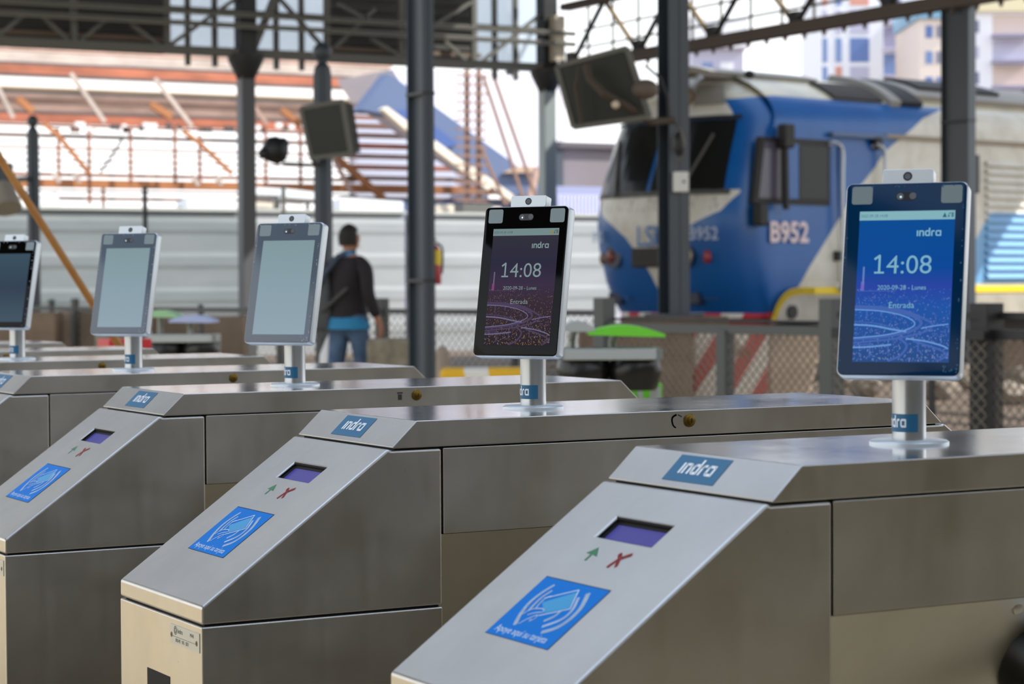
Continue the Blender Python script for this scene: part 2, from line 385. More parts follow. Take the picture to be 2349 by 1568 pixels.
# ================================================================ face terminals
GLASS = Mat('black_glass', [6, 6, 7], .08, 0, .16)
FILMGLASS = Mat('milky_film_grey_reflection', [92, 102, 114], .2, 0, .6)  # milky film; grey base colour stands in for bright reflections on it
BLUEGLASS = Mat('glass_blue_reflection', [0, 46, 82], .14, 0, .2)  # blue reflection on the clear film, painted into the glass colour
SILVERPAD = Mat('sensor_window_pale', [128, 144, 148], .35)
LENS = Mat('lens_glass', [4, 5, 6], .05, 0, .8)
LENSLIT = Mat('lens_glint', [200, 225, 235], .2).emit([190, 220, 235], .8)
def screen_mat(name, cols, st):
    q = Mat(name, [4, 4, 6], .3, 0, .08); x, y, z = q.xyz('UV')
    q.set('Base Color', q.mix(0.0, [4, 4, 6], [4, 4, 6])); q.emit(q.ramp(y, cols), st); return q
SCRDARK = screen_mat('screen_night_sky', [(0, [34, 26, 30]), (.36, [48, 34, 46]), (.52, [52, 38, 62]), (.7, [36, 32, 56]), (1, [44, 42, 52])], 1.0)
SCRBLUE = screen_mat('screen_blue_sky', [(0, [40, 76, 134]), (.36, [28, 82, 164]), (.50, [38, 66, 160]), (.62, [0, 70, 150]), (1, [0, 74, 144])], 1.0)
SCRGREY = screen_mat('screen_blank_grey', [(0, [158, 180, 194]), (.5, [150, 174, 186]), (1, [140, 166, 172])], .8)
SCROFF = screen_mat('screen_off_glow', [(0, [62, 82, 96]), (.5, [44, 60, 78]), (1, [52, 76, 90])], 1.0)  # switched-off screen whose blue-grey tone is put in as a glow
def emis(name, c, s=1.0): return Mat(name, [5, 5, 5], .3, 0, .08).emit(c, s)
TXD, TXB = emis('screen_text_grey', [122, 142, 144]), emis('screen_text_pale_blue', [122, 174, 196])
BARD, BARB = emis('status_bar_grey', [112, 134, 136]), emis('status_bar_pale', [128, 176, 186])
ROADD, ROADB = emis('screen_road_violet', [104, 98, 132]), emis('screen_road_blue', [104, 152, 212])
ROAD2D, ROAD2B = emis('screen_road_dim', [70, 56, 84]), emis('screen_road_dim_blue', [66, 98, 172])
LITD, LITB = emis('screen_city_amber', [128, 92, 58]), emis('screen_city_pale', [122, 134, 176])
LIT2D, LIT2B = emis('screen_city_violet', [96, 92, 118]), emis('screen_city_blue', [96, 124, 190])
GLOWD, GLOWB = emis('screen_tower_magenta', [122, 60, 110]), emis('screen_tower_violet', [110, 96, 190])
FILMEDGE = Mat('peeling_film_edge', [150, 160, 168], .3)
HINTD, HINTB = emis('status_icon_amber', [150, 130, 40]), emis('status_icon_teal', [40, 96, 120])
def terminal(gi, ya, ti, kind, label):
    ya, ti = R(ya), R(ti)
    root = thing('face_terminal', label, 'access terminal', (.2518, GY[gi]+.1562, HT), 'face recognition terminals on poles')
    MB().lathe([(.0001, 0), (.0405, 0), (.0405, .0022), (.038, .0038), (.02, .0042), (.0001, .0042)], n=40).build('base_flange', WHITEALU, root, smooth=40)
    pole = MB().lathe([(.0001, .003), (.0172, .003), (.0172, .128), (.0001, .128)], n=32).build('pole', ALU, root, smooth=40)
    # wrapped label on the pole
    q = MB(); r_ = .01735; c0 = R(178); hw = 1.46; z0, z1 = .0125, .0308
    n_ = 24
    q.add([V((r_*cos(c0-hw+2*hw*k/n_), r_*sin(c0-hw+2*hw*k/n_), z)) for z in (z0, z1) for k in range(n_+1)], [(k, k+1, n_+2+k, n_+1+k) for k in range(n_)], 0)
    a = Art((0, 0, 0), (1, 0, 0), (0, 1, 0)); a.indra(0, 0, 1.0, 0)
    s_ = .0088
    # the camera sees +y on the left: lettering runs from +y round to -y, i.e. with decreasing... increasing angle
    for v0 in a.mb.f:
        vs = [a.mb.v[i] for i in v0]
        q.add([V(((r_+.0003)*cos(c0+(p[0]-2.05)*s_/r_*.72), (r_+.0003)*sin(c0+(p[0]-2.05)*s_/r_*.72), .0172+p[1]*s_)) for p in vs], [tuple(range(len(vs)))], 1)
    q.build('pole_label', [INDRABLUE, INKWHITE], pole)
    hz = V((cos(ya), sin(ya), 0)); n = V((cos(ya)*cos(ti), sin(ya)*cos(ti), sin(ti))); rr = V((-sin(ya), cos(ya), 0)); uu = n.cross(rr)
    c = hz*.0339+V((0, 0, .168)); w, h = .1244, .2014
    def P(x, y, d): return c+rr*x+uu*y+n*d
    loop = lambda ins, d: [P(x, y, d) for x, y in rrect(w-2*ins, h-2*ins, .007)]
    hs = MB().loft([loop(.0012, 0), loop(0, -.002), loop(0, -.0165), loop(.002, -.0200), loop(.012, -.0235)]).build('housing', WHITEALU, root, smooth=35)
    MB().loft([[P(x*.8, y*.8-.03, -.022) for x, y in rrect(.05, .06, .008)], [V((0, 0, .118))+rr*x*.55+V((0, 0, y*.2)) for x, y in rrect(.05, .06, .008)]]).build('neck', ALU, root, smooth=40)
    g = MB().loft([[P(x, y, .0001) for x, y in rrect(w-.0026, h-.0026, .006)], [P(x, y, .0011) for x, y in rrect(w-.0026, h-.0026, .006)], [P(x, y, .0014) for x, y in rrect(w-.0036, h-.0036, .0056)]])
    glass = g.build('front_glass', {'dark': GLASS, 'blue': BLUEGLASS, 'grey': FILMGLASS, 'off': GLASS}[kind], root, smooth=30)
    # camera block on top
    cb = MB()
    for_ = lambda x, y, d: c+rr*x+uu*(h/2+y)+n*d
    ring = lambda ins, d: [for_(x, y+.0068, d) for x, y in rrect(.052-2*ins, .0155-2*ins, .0022, 3)]
    camb = cb.loft([ring(.0006, -.0015), ring(0, -.0022), ring(0, -.0165), ring(.001, -.0175)]).build('camera_block', WHITEALU, root, smooth=35)
    A = Art(for_(0, .0068, -.0014), rr, uu); A.disc(0, 0, .0047, 0, 0, 28); A.disc(0, 0, .0032, .0001, 1, 24); A.disc(.0007, -.0006, .0007, .0002, 2); A.mb.build('camera_lens', [BLACKPL, LENS, HINTB], camb)
    T = Art(P(-w/2, h/2, .0014), rr, -(-uu))              # x right in metres, y up (negative going down)
    U = lambda u: u*w
    Y = lambda v: -v*h
    B = kind == 'blue'
    s = Art(T.O, rr, uu)
    for u0, u1 in ((.055, .225), (.785, .955)):
        s = Art(T.O, rr, uu)
        s.poly([(U((u0+u1)/2)+x, Y(.067)+y) for x, y in rrect((u1-u0)*w, .0188, .0026)], .0002)
        s.mb.build('sensor_window', SILVERPAD, glass)
    s = Art(T.O, rr, uu); s.poly([(U(.502)+x, Y(.075)+y) for x, y in rrect(.0215, .0088, .0043)], .0001, 0)
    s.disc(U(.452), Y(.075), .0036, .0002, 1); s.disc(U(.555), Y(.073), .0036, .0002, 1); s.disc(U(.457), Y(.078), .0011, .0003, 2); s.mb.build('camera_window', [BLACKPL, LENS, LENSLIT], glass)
    # display
    u0, u1, v0, v1 = .128, .905, .152, .928
    m_ = MB(); m_.add([T.P(U(a), Y(b), .0002) for a, b in ((u0, v1), (u1, v1), (u1, v0), (u0, v0))], [(0, 1, 2, 3)])
    disp = m_.build('display', {'dark': SCRDARK, 'blue': SCRBLUE, 'grey': SCRGREY, 'off': SCROFF}[kind], glass)
    uv = disp.data.uv_layers.new(name='uv')
    for lp in disp.data.loops: uv.data[lp.index].uv = ((0, 0), (1, 0), (1, 1), (0, 1))[lp.vertex_index]
    if kind in ('dark', 'blue'):
        X0, XW = U(u0), U(u1)-U(u0); Y0, YH = Y(v0), Y(v0)-Y(v1)
        sx = lambda a: X0+a*XW
        sy = lambda b: Y0-b*YH
        s = Art(T.O, rr, uu)
        # city lights, flyovers, tower
        rnd = random.Random(11)
        for _ in range(900):
            b = rnd.uniform(.56, .995); a = rnd.random(); k = .5+1.3*(b-.56)
            if rnd.random() < .45 and b < .7: b = rnd.uniform(.52, .64)
            a = min(max(a, .012), .985); b = min(b, .99)
            ww, hh = rnd.uniform(.0002, .0007)*k, rnd.uniform(.0002, .0010)*k
            s.rect(sx(a)-ww, sy(b)-hh, sx(a)+ww, sy(b)+hh, .0003, 5 if rnd.random() < (.55 if not B else .35) else 6)
        for pts, wd, mi in (([(0, .642), (.25, .648), (.45, .668), (.62, .70), (.70, .745), (.62, .79), (.4, .825), (.2, .84), (.0, .85)], .0030, 4),
                            ([(0, .655), (.25, .663), (.45, .685), (.58, .715), (.635, .75), (.56, .785), (.35, .82), (.1, .838), (0, .842)], .0012, 3),
                            ([(0, .632), (.3, .640), (.55, .668), (.74, .72), (.82, .76), (.72, .805), (.45, .845), (.2, .862), (0, .875)], .0020, 4),
                            ([(0, .755), (.2, .762), (.4, .785), (.55, .80)], .0018, 3), ([(0, .735), (.22, .745), (.42, .772)], .0011, 4),
                            ([(.98, .75), (.8, .765), (.7, .78)], .0012, 3),
                            ([(.62, .86), (.78, .89), (.93, .925), (.97, .955), (.9, .985)], .0020, 4), ([(.55, .845), (.75, .862), (.92, .89), (.985, .91)], .0016, 3),
                            ([(.48, .845), (.56, .89), (.5, .955), (.38, .99)], .0024, 4), ([(.0, .905), (.18, .90), (.4, .885)], .0016, 3), ([(.0, .89), (.2, .882)], .0014, 4)):
            s.stroke([(min(max(sx(a), sx(0)), sx(1)), sy(b)) for a, b in smooth_curve(pts, 7)], wd, .0004 if mi == 4 else .0005, mi, joint=False)
        for a, b, e in ((.12, .65, .715), (.27, .655, .70), (.17, .87, .97), (.36, .86, .94), (.67, .87, .93)):
            s.rect(sx(a), sy(e), sx(a)+.0016, sy(b), .0003, 4)
        s.rect(sx(.062), sy(.49), sx(.082), sy(.37), .0003, 6); s.rect(sx(.05), sy(.53), sx(.085), sy(.47), .0003, 7)
        s.rect(sx(.02), sy(.534), sx(.42), sy(.529), .0003, 4)
        s.rect(sx(0), sy(.060), sx(1), sy(0), .0006, 1)
        s.mb.build('wallpaper', [TXB if B else TXD, BARB if B else BARD, HINTB if B else HINTD, ROADB if B else ROADD, ROAD2B if B else ROAD2D, LITB if B else LITD, LIT2B if B else LIT2D, GLOWB if B else GLOWD], disp)
        tm = [TXB if B else TXD, Mat('status_text', [5, 5, 5], .3).emit([52, 70, 74] if not B else [64, 110, 126], 1), HINTB if B else HINTD]
        s = Art(T.O, rr, uu)
        s.text('2020-09-28 14:08', sx(.012), sy(.040), .0044, .0008, 1, sx=.88)
        s.poly([(sx(.87), sy(.046)), (sx(.915), sy(.046)), (sx(.8925), sy(.014))], .0008, 2)
        s.rect(sx(.925), sy(.046), sx(.943), sy(.030), .0008, 1); s.stroke([(sx(.935), sy(.024)), (sx(.955), sy(.016))], .0012, .0008, 1); s.rect(sx(.962), sy(.046), sx(.985), sy(.014), .0008, 1)
        s.mb.build('status_bar_text', tm, disp); s = Art(T.O, rr, uu)
        s.indra(sx(.61), sy(.170), .0060, .0008, 0)
        s.mb.build('logo_lettering', tm, disp); s = Art(T.O, rr, uu)
        x1, y1 = sx(.235), sy(.417); s.stroke([(x1-.0052, y1+.0148), (x1, y1+.0186), (x1, y1)], .0023, .0008, 0); s.stroke([(x1-.0050, y1+.0010), (x1+.0050, y1+.0010)], .0020, .0009, 0)
        s.text('4:08', x1+.0068, y1, .0272, .0008, 0, sx=1.0, bold=-.0001)
        s.mb.build('clock_text', tm, disp); s = Art(T.O, rr, uu)
        s.text('2020-09-28 - Lunes', sx(.225), sy(.524), .0068, .0008, 0, sx=.92)
        s.mb.build('date_text', tm, disp); s = Art(T.O, rr, uu)
        s.text('Entrada', sx(.35), sy(.645), .0086, .0008, 0, sx=.98)
        s.mb.build('notice_text', tm, disp)
    if kind != 'dark':                                   # ragged edge of the protective film
        s = Art(T.O, rr, uu); rnd = random.Random(gi+3)
        for k in range(46):
            e = rnd.random()
            if e < .4: a, b = rnd.uniform(.955, .975), rnd.uniform(.1, .97)
            elif e < .6: a, b = rnd.uniform(.02, .035), rnd.uniform(.15, .97)
            elif e < .8: a, b = rnd.uniform(.86, .975), rnd.uniform(.945, .98)
            else: a, b = rnd.uniform(.03, .9), rnd.uniform(.016, .026)
            s.disc(U(a), Y(b), rnd.uniform(.0003, .0011), .00025, 0, 7, ry=rnd.uniform(.0003, .0016))
        s.mb.build('film_edge', FILMEDGE if not B else Mat('film_edge_blue_reflection', [30, 92, 130], .25), glass)['kind'] = 'stuff'  # film flecks on the blue terminal carry the same painted reflection
    return root
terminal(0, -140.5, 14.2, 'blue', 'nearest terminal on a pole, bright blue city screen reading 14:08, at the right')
terminal(1, -146.4, 11.5, 'dark', 'terminal with a black bezel and dark night-city screen reading 14:08, centre')
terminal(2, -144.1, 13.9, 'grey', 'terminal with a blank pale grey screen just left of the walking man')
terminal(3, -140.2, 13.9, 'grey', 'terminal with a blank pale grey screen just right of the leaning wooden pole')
terminal(4, -141, 13.9, 'off', 'terminal with a dark unlit screen cut by the left edge')
# ================================================================ setting: floor, hall roof, back wall
FLOORM = dirty('beige_paving', [214, 192, 150], [194, 172, 132], .75, 1.2)
GROUNDM = dirty('trodden_ballast', [124, 106, 90], [92, 78, 66], .9, 2.5)
CEILM = Mat('dark_roof_sheet', [58, 58, 56], .8)
PAINT = Mat('graphite_paint', [60, 68, 76], .45)
PAINTD = Mat('black_paint', [34, 36, 38], .5)
GREYP = Mat('worn_grey_paint', [104, 104, 98], .6)
TRAYM = Mat('galvanised_tray', [168, 166, 156], .5, .3)
WALLM = dirty('dark_hall_wall', [112, 100, 76], [92, 82, 62], .8, .8)
struct(MB().box(-40, 9.6, -30, 26.9, -.1, 0).build('floor', FLOORM))
struct(MB().box(9.6, 130, -30, 26.9, -.12, -.004).box(-40, 130, 26.9, 400, -.12, -.004).box(130, 400, -30, 400, -.12, -.004).build('ground', GROUNDM))
c = MB()
for x0, x1, y0, y1 in ((-9, -4, -8, 7), (5.6, 16.5, -8, 7), (-4, 5.6, -8, -4.5), (-9, -3, 7, 27.4), (4.6, 16.5, 7, 27.4), (-3, 4.6, 18, 27.4)):
    c.box(x0, x1, y0, y1, 7.5, 7.62)
for k in range(5): c.box(-3, 4.6, 7+2.2*k, 7+2.2*k+.95, 7.5, 7.62)
struct(c.build('ceiling', CEILM))
q = MB().box(20, 27.7, 15.5, 25, 7.5, 7.58)
for x_ in (20.2, 27.5):
    for y_ in (15.7, 24.8): q.box(x_-.1, x_+.1, y_-.1, y_+.1, 0 if y_ < 20 else 7.3, 7.5)
struct(q.build('added_canopy_1', Mat('pale_added_canopy', [206, 208, 210], .6)))  # unseen canopy added to shade the locomotive; pale to brighten lid reflections
struct(MB().box(-9, 0, -4.6, -4.4, 0, 4.6).box(0, 16, -4.6, -4.4, 0, 2.6).build('wall_back', WALLM))
# ================================================================ columns
def hbeam(mb, p, D, B, z0, z1, t=.012):
    x, y = p
    mb.box(x-B/2, x+B/2, y-D/2, y-D/2+t, z0, z1); mb.box(x-B/2, x+B/2, y+D/2-t, y+D/2, z0, z1); return mb.box(x-t/2, x+t/2, y-D/2, y+D/2, z0, z1)
def column(px, Z, D, B, z0, label, seam=()):
    p = at(px, 640, Z); r = thing('steel_column', label, 'column', (p.x, p.y, 0), 'steel columns of the hall')
    hbeam(MB(), (0, 0), D, B, z0, 7.5).build('shaft', PAINT, r, bevel=.003)
    MB().box(-B/2-.09, B/2+.09, -D/2-.09, D/2+.09, z0, z0+.025).build('base_plate', PAINT, r, bevel=.003)
    for z in seam:
        MB().box(-B/2-.006, B/2+.006, -D/2-.006, D/2+.006, z, z+.025).build('band', PAINTD, r)
    return r
column(967, 17, .274, .1, 0, 'black steel column with extinguisher, just right of the walking man', (1.22, 2.65))
plinth = at(1546, 640, 20)
tag(MB().box(plinth.x-.36, plinth.x+.36, plinth.y-.36, plinth.y+.36, 0, .9).build('concrete_plinth', dirty('dusty_concrete', [122, 104, 88], [98, 84, 72], .9, 4), bevel=.02), 'brown concrete block under the column with the small white box', 'plinth')
c2 = column(1546, 20, .2, .215, .9, 'grey steel column carrying a small white box, in front of the locomotive')
column(2198, 26.5, .5, .115, 0, 'tall black steel column behind the nearest terminal, before the locomotive side', (3.1, 4.5))
# columns on the edge of the hall
def edge_column(px, B, name, label, hi, lo):
    p = hity(px, 400, 27.2); r = thing('truss_column', label, 'column', (p.x, p.y, 0), 'columns under the hall roof edge')
    MB().box(-B/2, B/2, -B/2, B/2, 0, 4.55).build('shaft', lo, r, bevel=.01)
    MB().box(-B/2-.02, B/2+.02, -B/2-.02, B/2+.02, 4.4, 7.5).build('upper_shaft', hi, r, bevel=.01)
    MB().lathe([(.01, 4.15), (.13, 4.15), (.26, 4.42), (.26, 4.5), (.01, 4.5)], n=14).build('bracket', hi, r, smooth=30)
    return r
e1 = edge_column(566, .21, 'a', 'dark slender column with a flared bracket at its top, left of the ball-topped post', PAINTD, Mat('column_grey', [88, 90, 94], .5))
e2 = edge_column(1256, .21, 'b', 'pale grey column at the corner where the two roof trusses meet', PAINTD, Mat('pale_column', [150, 160, 160], .5))
MB().bar(V((.04, -.05, 4.45)), V((.55, -.05, 5.6)), .09, .09).build('brace', GREYP, e1)
p = hity(1276, 80, 27.0)
tag(MB().box(p.x-.09, p.x+.09, p.y-.12, p.y+.06, 4.6, 5.3).build('junction_box', Mat('beige_box', [196, 186, 168], .5), bevel=.01), 'tall beige box high on the corner column', 'box')
# ================================================================ trusses
def zx(px, py, y): q = hity(px, py, y); return q.x, q.z
YA = 27.2
x_l, x_r = hity(-60, 100, YA).x, 16.3
t = thing('roof_truss', 'dark lattice truss with roof panels running across the top left', 'truss', (0, YA, 0), 'trusses of the hall roof')
MB().box(x_l, x_r, -.09, .09, 4.47, 4.58).build('bottom_chord', GREYP, t)
MB().box(x_l, x_r, -.09, .09, 5.9, 6.02).build('top_chord', GREYP, t)
nodes = [hity(px, 100, YA).x for px in (-90, 170, 383, 566, 750, 920, 1087, 1250)]
def xa_(px, py): q_ = hity(px, py, YA); return V((q_.x, 0, q_.z))
for p_, q_ in (((383, 108), (545, -6)), ((640, -4), (742, 108)), ((1093, 152), (1236, 36)), ((155, 92), (100, 40)), ((185, 92), (250, 40)), ((365, 105), (300, 55)), ((768, 110), (860, 20)), ((915, 128), (850, 88)), ((1080, 148), (1020, 95)), ((1000, 55), (1080, 5)), ((775, 10), (850, 50)), ((0, 80), (60, 30))):
    MB().bar(xa_(*p_), xa_(*q_), .05, .075, V((0, 1, 0))).build('diagonal', GREYP, t)
for px in (170, 383, 750, 920, 1087): x = hity(px, 100, YA).x; MB().box(x-.04, x+.04, -.04, .04, 4.55, 5.95).build('post', GREYP, t)
for zc, nm in ((4.86, 'a'), (5.02, 'b')):
    q = MB().box(x_l, x_r, -.42, -.36, zc-.032, zc+.032)
    MBt = q.build('cable_tray', TRAYM, t)
    r_ = MB().box(x_l, x_r, -.424, -.42, zc-.026, zc+.026); x = x_l
    while x < x_r: r_.box(x, x+.02, -.435, -.42, zc-.026, zc+.026); x += .055
    r_.build('rungs', GREYP, MBt)
for a, b in ((-60, 372), (745, 1086)):
    xa, xb = hity(a, 60, YA+.5).x, hity(b, 60, YA+.5).x
    q = MB().box(xa, xb, .46, .52, 4.5, 7.5); z = 4.6
    while z < 6: q.box(xa, xb, .40, .46, z, z+.07); z += .17
    q.build('roof_panel', Mat('dark_corrugated', [72, 72, 70], .7) if a < 0 else bpy.data.materials['dark_corrugated'], t)
    MB().box(xa, xb, .25, .36, 4.66, 4.72).build('purlin', Mat('brown_purlin', [120, 104, 90], .7), t)
PANE = Mat('hazy_glass', [222, 234, 246], .25).glassy(.55, (.9, .95, 1, 1))
for a, b, mm in ((372, 745, (429, 491, 632, 690)), (1086, 1244, (1133, 1181))):
    xa, xb = hity(a, 60, YA+.5).x, hity(b, 60, YA+.5).x
    MB().box(xa, xb, .49, .50, 4.5, 7.5).build('glass_pane', PANE, t)
    for px in mm:
        x = hity(px, 60, YA+.5).x; MB().box(x-.035, x+.035, .45, .52, 4.36, 7.5).build('mullion', GREYP, t)
    for z in (4.52, 5.15, 5.8): MB().box(xa, xb, .45, .52, z, z+.05).build('glazing_bar', GREYP, t)
XB_ = 16.35
t = thing('roof_truss', 'dark lattice truss with a toothed lower edge running above the locomotive', 'truss', (XB_, 0, 0), 'trusses of the hall roof')
RUSTG = Mat('brown_steel', [92, 82, 76], .7)
MB().box(-.09, .09, 4, 27.2, 4.46, 4.62).build('bottom_chord', RUSTG, t)
MB().box(-.09, .09, 4, 27.2, 5.42, 5.52).build('top_chord', RUSTG, t)
ny = [hitx(px, 100, XB_).y for px in (1312, 1450, 1622, 1814, 2039)]; sp_ = (ny[0]-ny[-1])/4
YEL = Mat('yellowed_steel', [132, 112, 76], .6)
for i in range(-1, 9):
    y = ny[0]-i*sp_
    if y < 5: break
    MB().bar((0, y, 4.58), (0, y-sp_/2, 5.46), .05, .06, V((1, 0, 0))).build('diagonal', PAINTD, t)
    if y < 26.5: MB().bar((0, y, 4.58), (0, y+sp_/2, 5.46), .05, .06, V((1, 0, 0))).build('diagonal', YEL, t)
    MB().box(-.06, .06, y-.09, y+.09, 4.58, 4.76).build('gusset', PAINTD, t)
q = MB().box(.028, .034, 4, 27.1, 4.45, 4.47); y = 27.0
while y > 4:
    q.prism([(0, y, 4.47), (0, y-.05, 4.38), (0, y-.10, 4.47)], (.031, 0, 0)); y -= .42
q.build('toothed_valance', RUSTG, t)
for z in (4.85, 5.12): MB().box(.3, .33, 20.5, 27.2, z, z+.03).build('tie_wire', GREYP, t)
for k in range(9): y = 27-k*.72; MB().box(.3, .33, y, y+.03, 4.5, 5.5).build('hanger', GREYP, t)
# ================================================================ lamp posts with ball finials
def ball_post(px, Z, w, ytop, rball, label):
    p = at(px, 640, Z); r = thing('ball_topped_post', label, 'post', (p.x, p.y, 0), 'posts with ball finials')
    zt = at(px, ytop, Z).z; w = w*Z/FPX
    MB().lathe([(.01, 0), (w*.62, 0), (w*.62, .3), (w*.5, .36), (w*.5, zt-w*.7), (w*.42, zt-w*.25), (w*.22, zt), (.01, zt)], n=8).build('shaft', PAINT, r, smooth=25)
    rb = rball*Z/FPX
    MB().lathe([(.01, zt-.01), (rb*.55, zt), (rb*.5, zt+rb*.25), (.01, zt+rb*.3)], n=16).build('collar', PAINT, r, smooth=30)
    MB().ball((0, 0, zt+rb*1.1), rb).build('ball_finial', PAINT, r, smooth=60)
    return r
ball_post(743, 23, 45, 145, 22, 'tall dark post with a ball finial, carrying a tilted floodlight, left of the walking man')
ball_post(79, 26, 29, 292, 13, 'dark post with a ball finial near the left edge behind the leaning pole')
# ================================================================ floodlights
FLG = Mat('floodlight_body', [58, 60, 54], .6); FLGL = Mat('dirty_lamp_glass', [46, 48, 42], .3, 0, .2); FLR = Mat('floodlight_rim', [92, 92, 84], .5)
RUSTB = Mat('rusty_bracket', [74, 62, 52], .8)
def flood(corners, ext, label, Z, arms):
    P4 = [at(x, y, z) for x, y, z in corners]; c = sum(P4, V())/4; ext = V(ext)
    r = thing('floodlight', label, 'floodlight', c, 'floodlights'); L = [p-c for p in P4]
    MB().loft([[p*.98 for p in L], [p+ext*.5 for p in L], [p*.72+ext for p in L]]).build('housing', FLG, r, bevel=.012)
    rim = MB(); n = (L[1]-L[0]).cross(L[3]-L[0]).normalized()
    for i in range(4): rim.bar(L[i], L[(i+1) % 4], .045, .05, n)
    rim.build('rim', FLR, r)
    s = -1 if n.dot(ext) > 0 else 1
    MB().prism([p*.9+n*s*.012 for p in L], n*s*.006).build('lamp_glass', FLGL, r)
    for k, f in enumerate((.2, .4, .6, .8)):
        a = L[1].lerp(L[0], .05)*.9; MB().bar(L[1]*.94+(L[2]-L[1])*0+ext*f, L[2]*.94+ext*f, .012, .02, ext).build('cooling_rib', FLG, r)
    for nm, pts, rad, mt in arms: MB().tube([at(*q)-c for q in pts], rad, 8).build(nm, mt, r, smooth=40)
    return r
flood([(692, 248, 22.65), (786, 232, 22.5), (806, 352, 22.5), (716, 362, 22.65)], RT*.12+FW*.07, 'smaller tilted floodlight on the ball-topped post left of the walking man', 17.7,
      [('bracket', [(716, 362, 22.7), (722, 378, 22.85), (735, 378, 22.92)], .02, RUSTB)])
f2 = flood([(1278, 152, 19.5), (1438, 110, 19.3), (1490, 268, 19.3), (1316, 292, 19.5)], FW*.16+RT*.02, 'large square floodlight tilted on the grey column before the locomotive', 19.4,
      [('bracket', [(1345, 150, 19.15), (1352, 180, 19.1), (1385, 215, 19.05), (1440, 245, 19.2), (1495, 280, 19.6), (1542, 275, 19.8)], .035, RUSTB),
       ('back_strap', [(1330, 150, 19.2), (1320, 200, 19.18), (1335, 285, 19.25)], .016, RUSTB),
       ('cable', [(1480, 150, 19.6), (1515, 180, 19.7), (1532, 225, 19.8), (1535, 270, 19.8)], .014, PAINTD),
       ('cable', [(1545, 275, 19.8), (1562, 300, 19.7), (1568, 330, 19.7), (1556, 370, 19.8)], .012, FLR)])
c = f2.location
MB().ball(at(1412, 240, 19.05)-c, .035).build('pale_ball', Mat('pale_ball_finish', [214, 196, 172], .4), f2, smooth=60)  # small pale ball in front of the floodlight
MB().ball(at(1480, 205, 19.3)-c, .12, sc=(1, 1, .75)).build('gear_box', Mat('gear_box_brown', [104, 92, 82], .7), f2, smooth=60)
MB().ball(at(1558, 330, 19.75)-c, .07, sc=(.8, .8, 1.6)).build('cable_joint', PAINTD, f2, smooth=60)
p = at(1560, 417, 19.83)
r = tag(MB().box(p.x-.055, p.x+.055, p.y-.06, p.y+.04, p.z-.09, p.z+.09).build('switch_box', Mat('white_box', [222, 222, 216], .5), bevel=.006), 'small white box with a dark dot on the grey column before the locomotive', 'box')
q = V((p.x, p.y-.06, p.z)); MB().lathe([(.001, 0), (.013, 0), (.013, .006), (.001, .006)], q, 12, 0, Matrix.Rotation(R(90), 3, 'X')).build('button', PAINTD, r)
# dark lamp head seen edge-on, and the lamp at the left border
c = at(630, 345, 23.5); r = thing('lamp_head', 'dark lamp head on a thin arm, between the slender column and the ball-topped post', 'lamp', c)
MB().lathe([(.01, -.14), (.08, -.12), (.155, -.02), (.14, .07), (.06, .14), (.01, .14)], n=12, M=Matrix.Rotation(R(70), 3, 'Y')).build('shade', PAINTD, r, smooth=50)
MB().ball(at(648, 330, 23.5)-c, .07).build('cap', PAINTD, r, smooth=60); MB().ball(at(605, 352, 23.4)-c, .06).build('bulb_socket', PAINTD, r, smooth=60)
MB().tube([at(640, 352, 23.5)-c, at(650, 374, 23.3)-c, at(722, 378, 23.0)-c], .016, 8).build('arm', PAINTD, r, smooth=40)
c = at(0, 440, 25); r = thing('lamp_head', 'pale lamp head on a short dark arm at the left edge beside the ball-topped post', 'lamp', c)
MB().loft([[at(x, y, z)-c for x, y, z in ((-40, 380, 25), (28, 372, 25), (34, 445, 25), (-40, 470, 25))], [at(x, y, z)-c for x, y, z in ((-40, 385, 25.3), (30, 378, 25.3), (36, 440, 25.3), (-40, 465, 25.3))]]).build('housing', PAINT, r, bevel=.02)
MB().lathe([(.01, -.1), (.09, -.1), (.15, .1), (.17, .22), (.01, .22)], at(10, 440, 24.8)-c, 14, 0, Matrix.Rotation(R(150), 3, 'X')).build('reflector', Mat('pale_reflector', [158, 152, 140], .4), r, smooth=40)
MB().bar(at(20, 412, 25)-c, at(70, 410, 26)-c, .05, .06).build('arm', PAINTD, r)
# ================================================================ leaning pole, red box
WOOD = dirty('varnished_wood', [176, 122, 58], [146, 96, 44], .4, 9)
a, b = at(-14, 341, 7.1), at(276, 795, 7.3); d = (b-a).normalized(); low = b+d*((b.z-.012)/-d.z)
tag(MB().tube([a, b, low], .0125, 12).build('wooden_pole', WOOD, smooth=40), 'long varnished wooden pole leaning across the left side', 'pole')
p = at(286, 790, 7.9)
r = thing('red_box', 'narrow red box standing behind the far turnstile lids', 'box', (p.x, p.y, 0)); REDB = Mat('red_plastic', [196, 44, 46], .45)
MB().box(-.075, .075, -.06, .06, 0, .995).build('body', REDB, r, bevel=.008); MB().box(-.08, .08, -.065, .065, .985, 1.022).build('cap', REDB, r, bevel=.006)
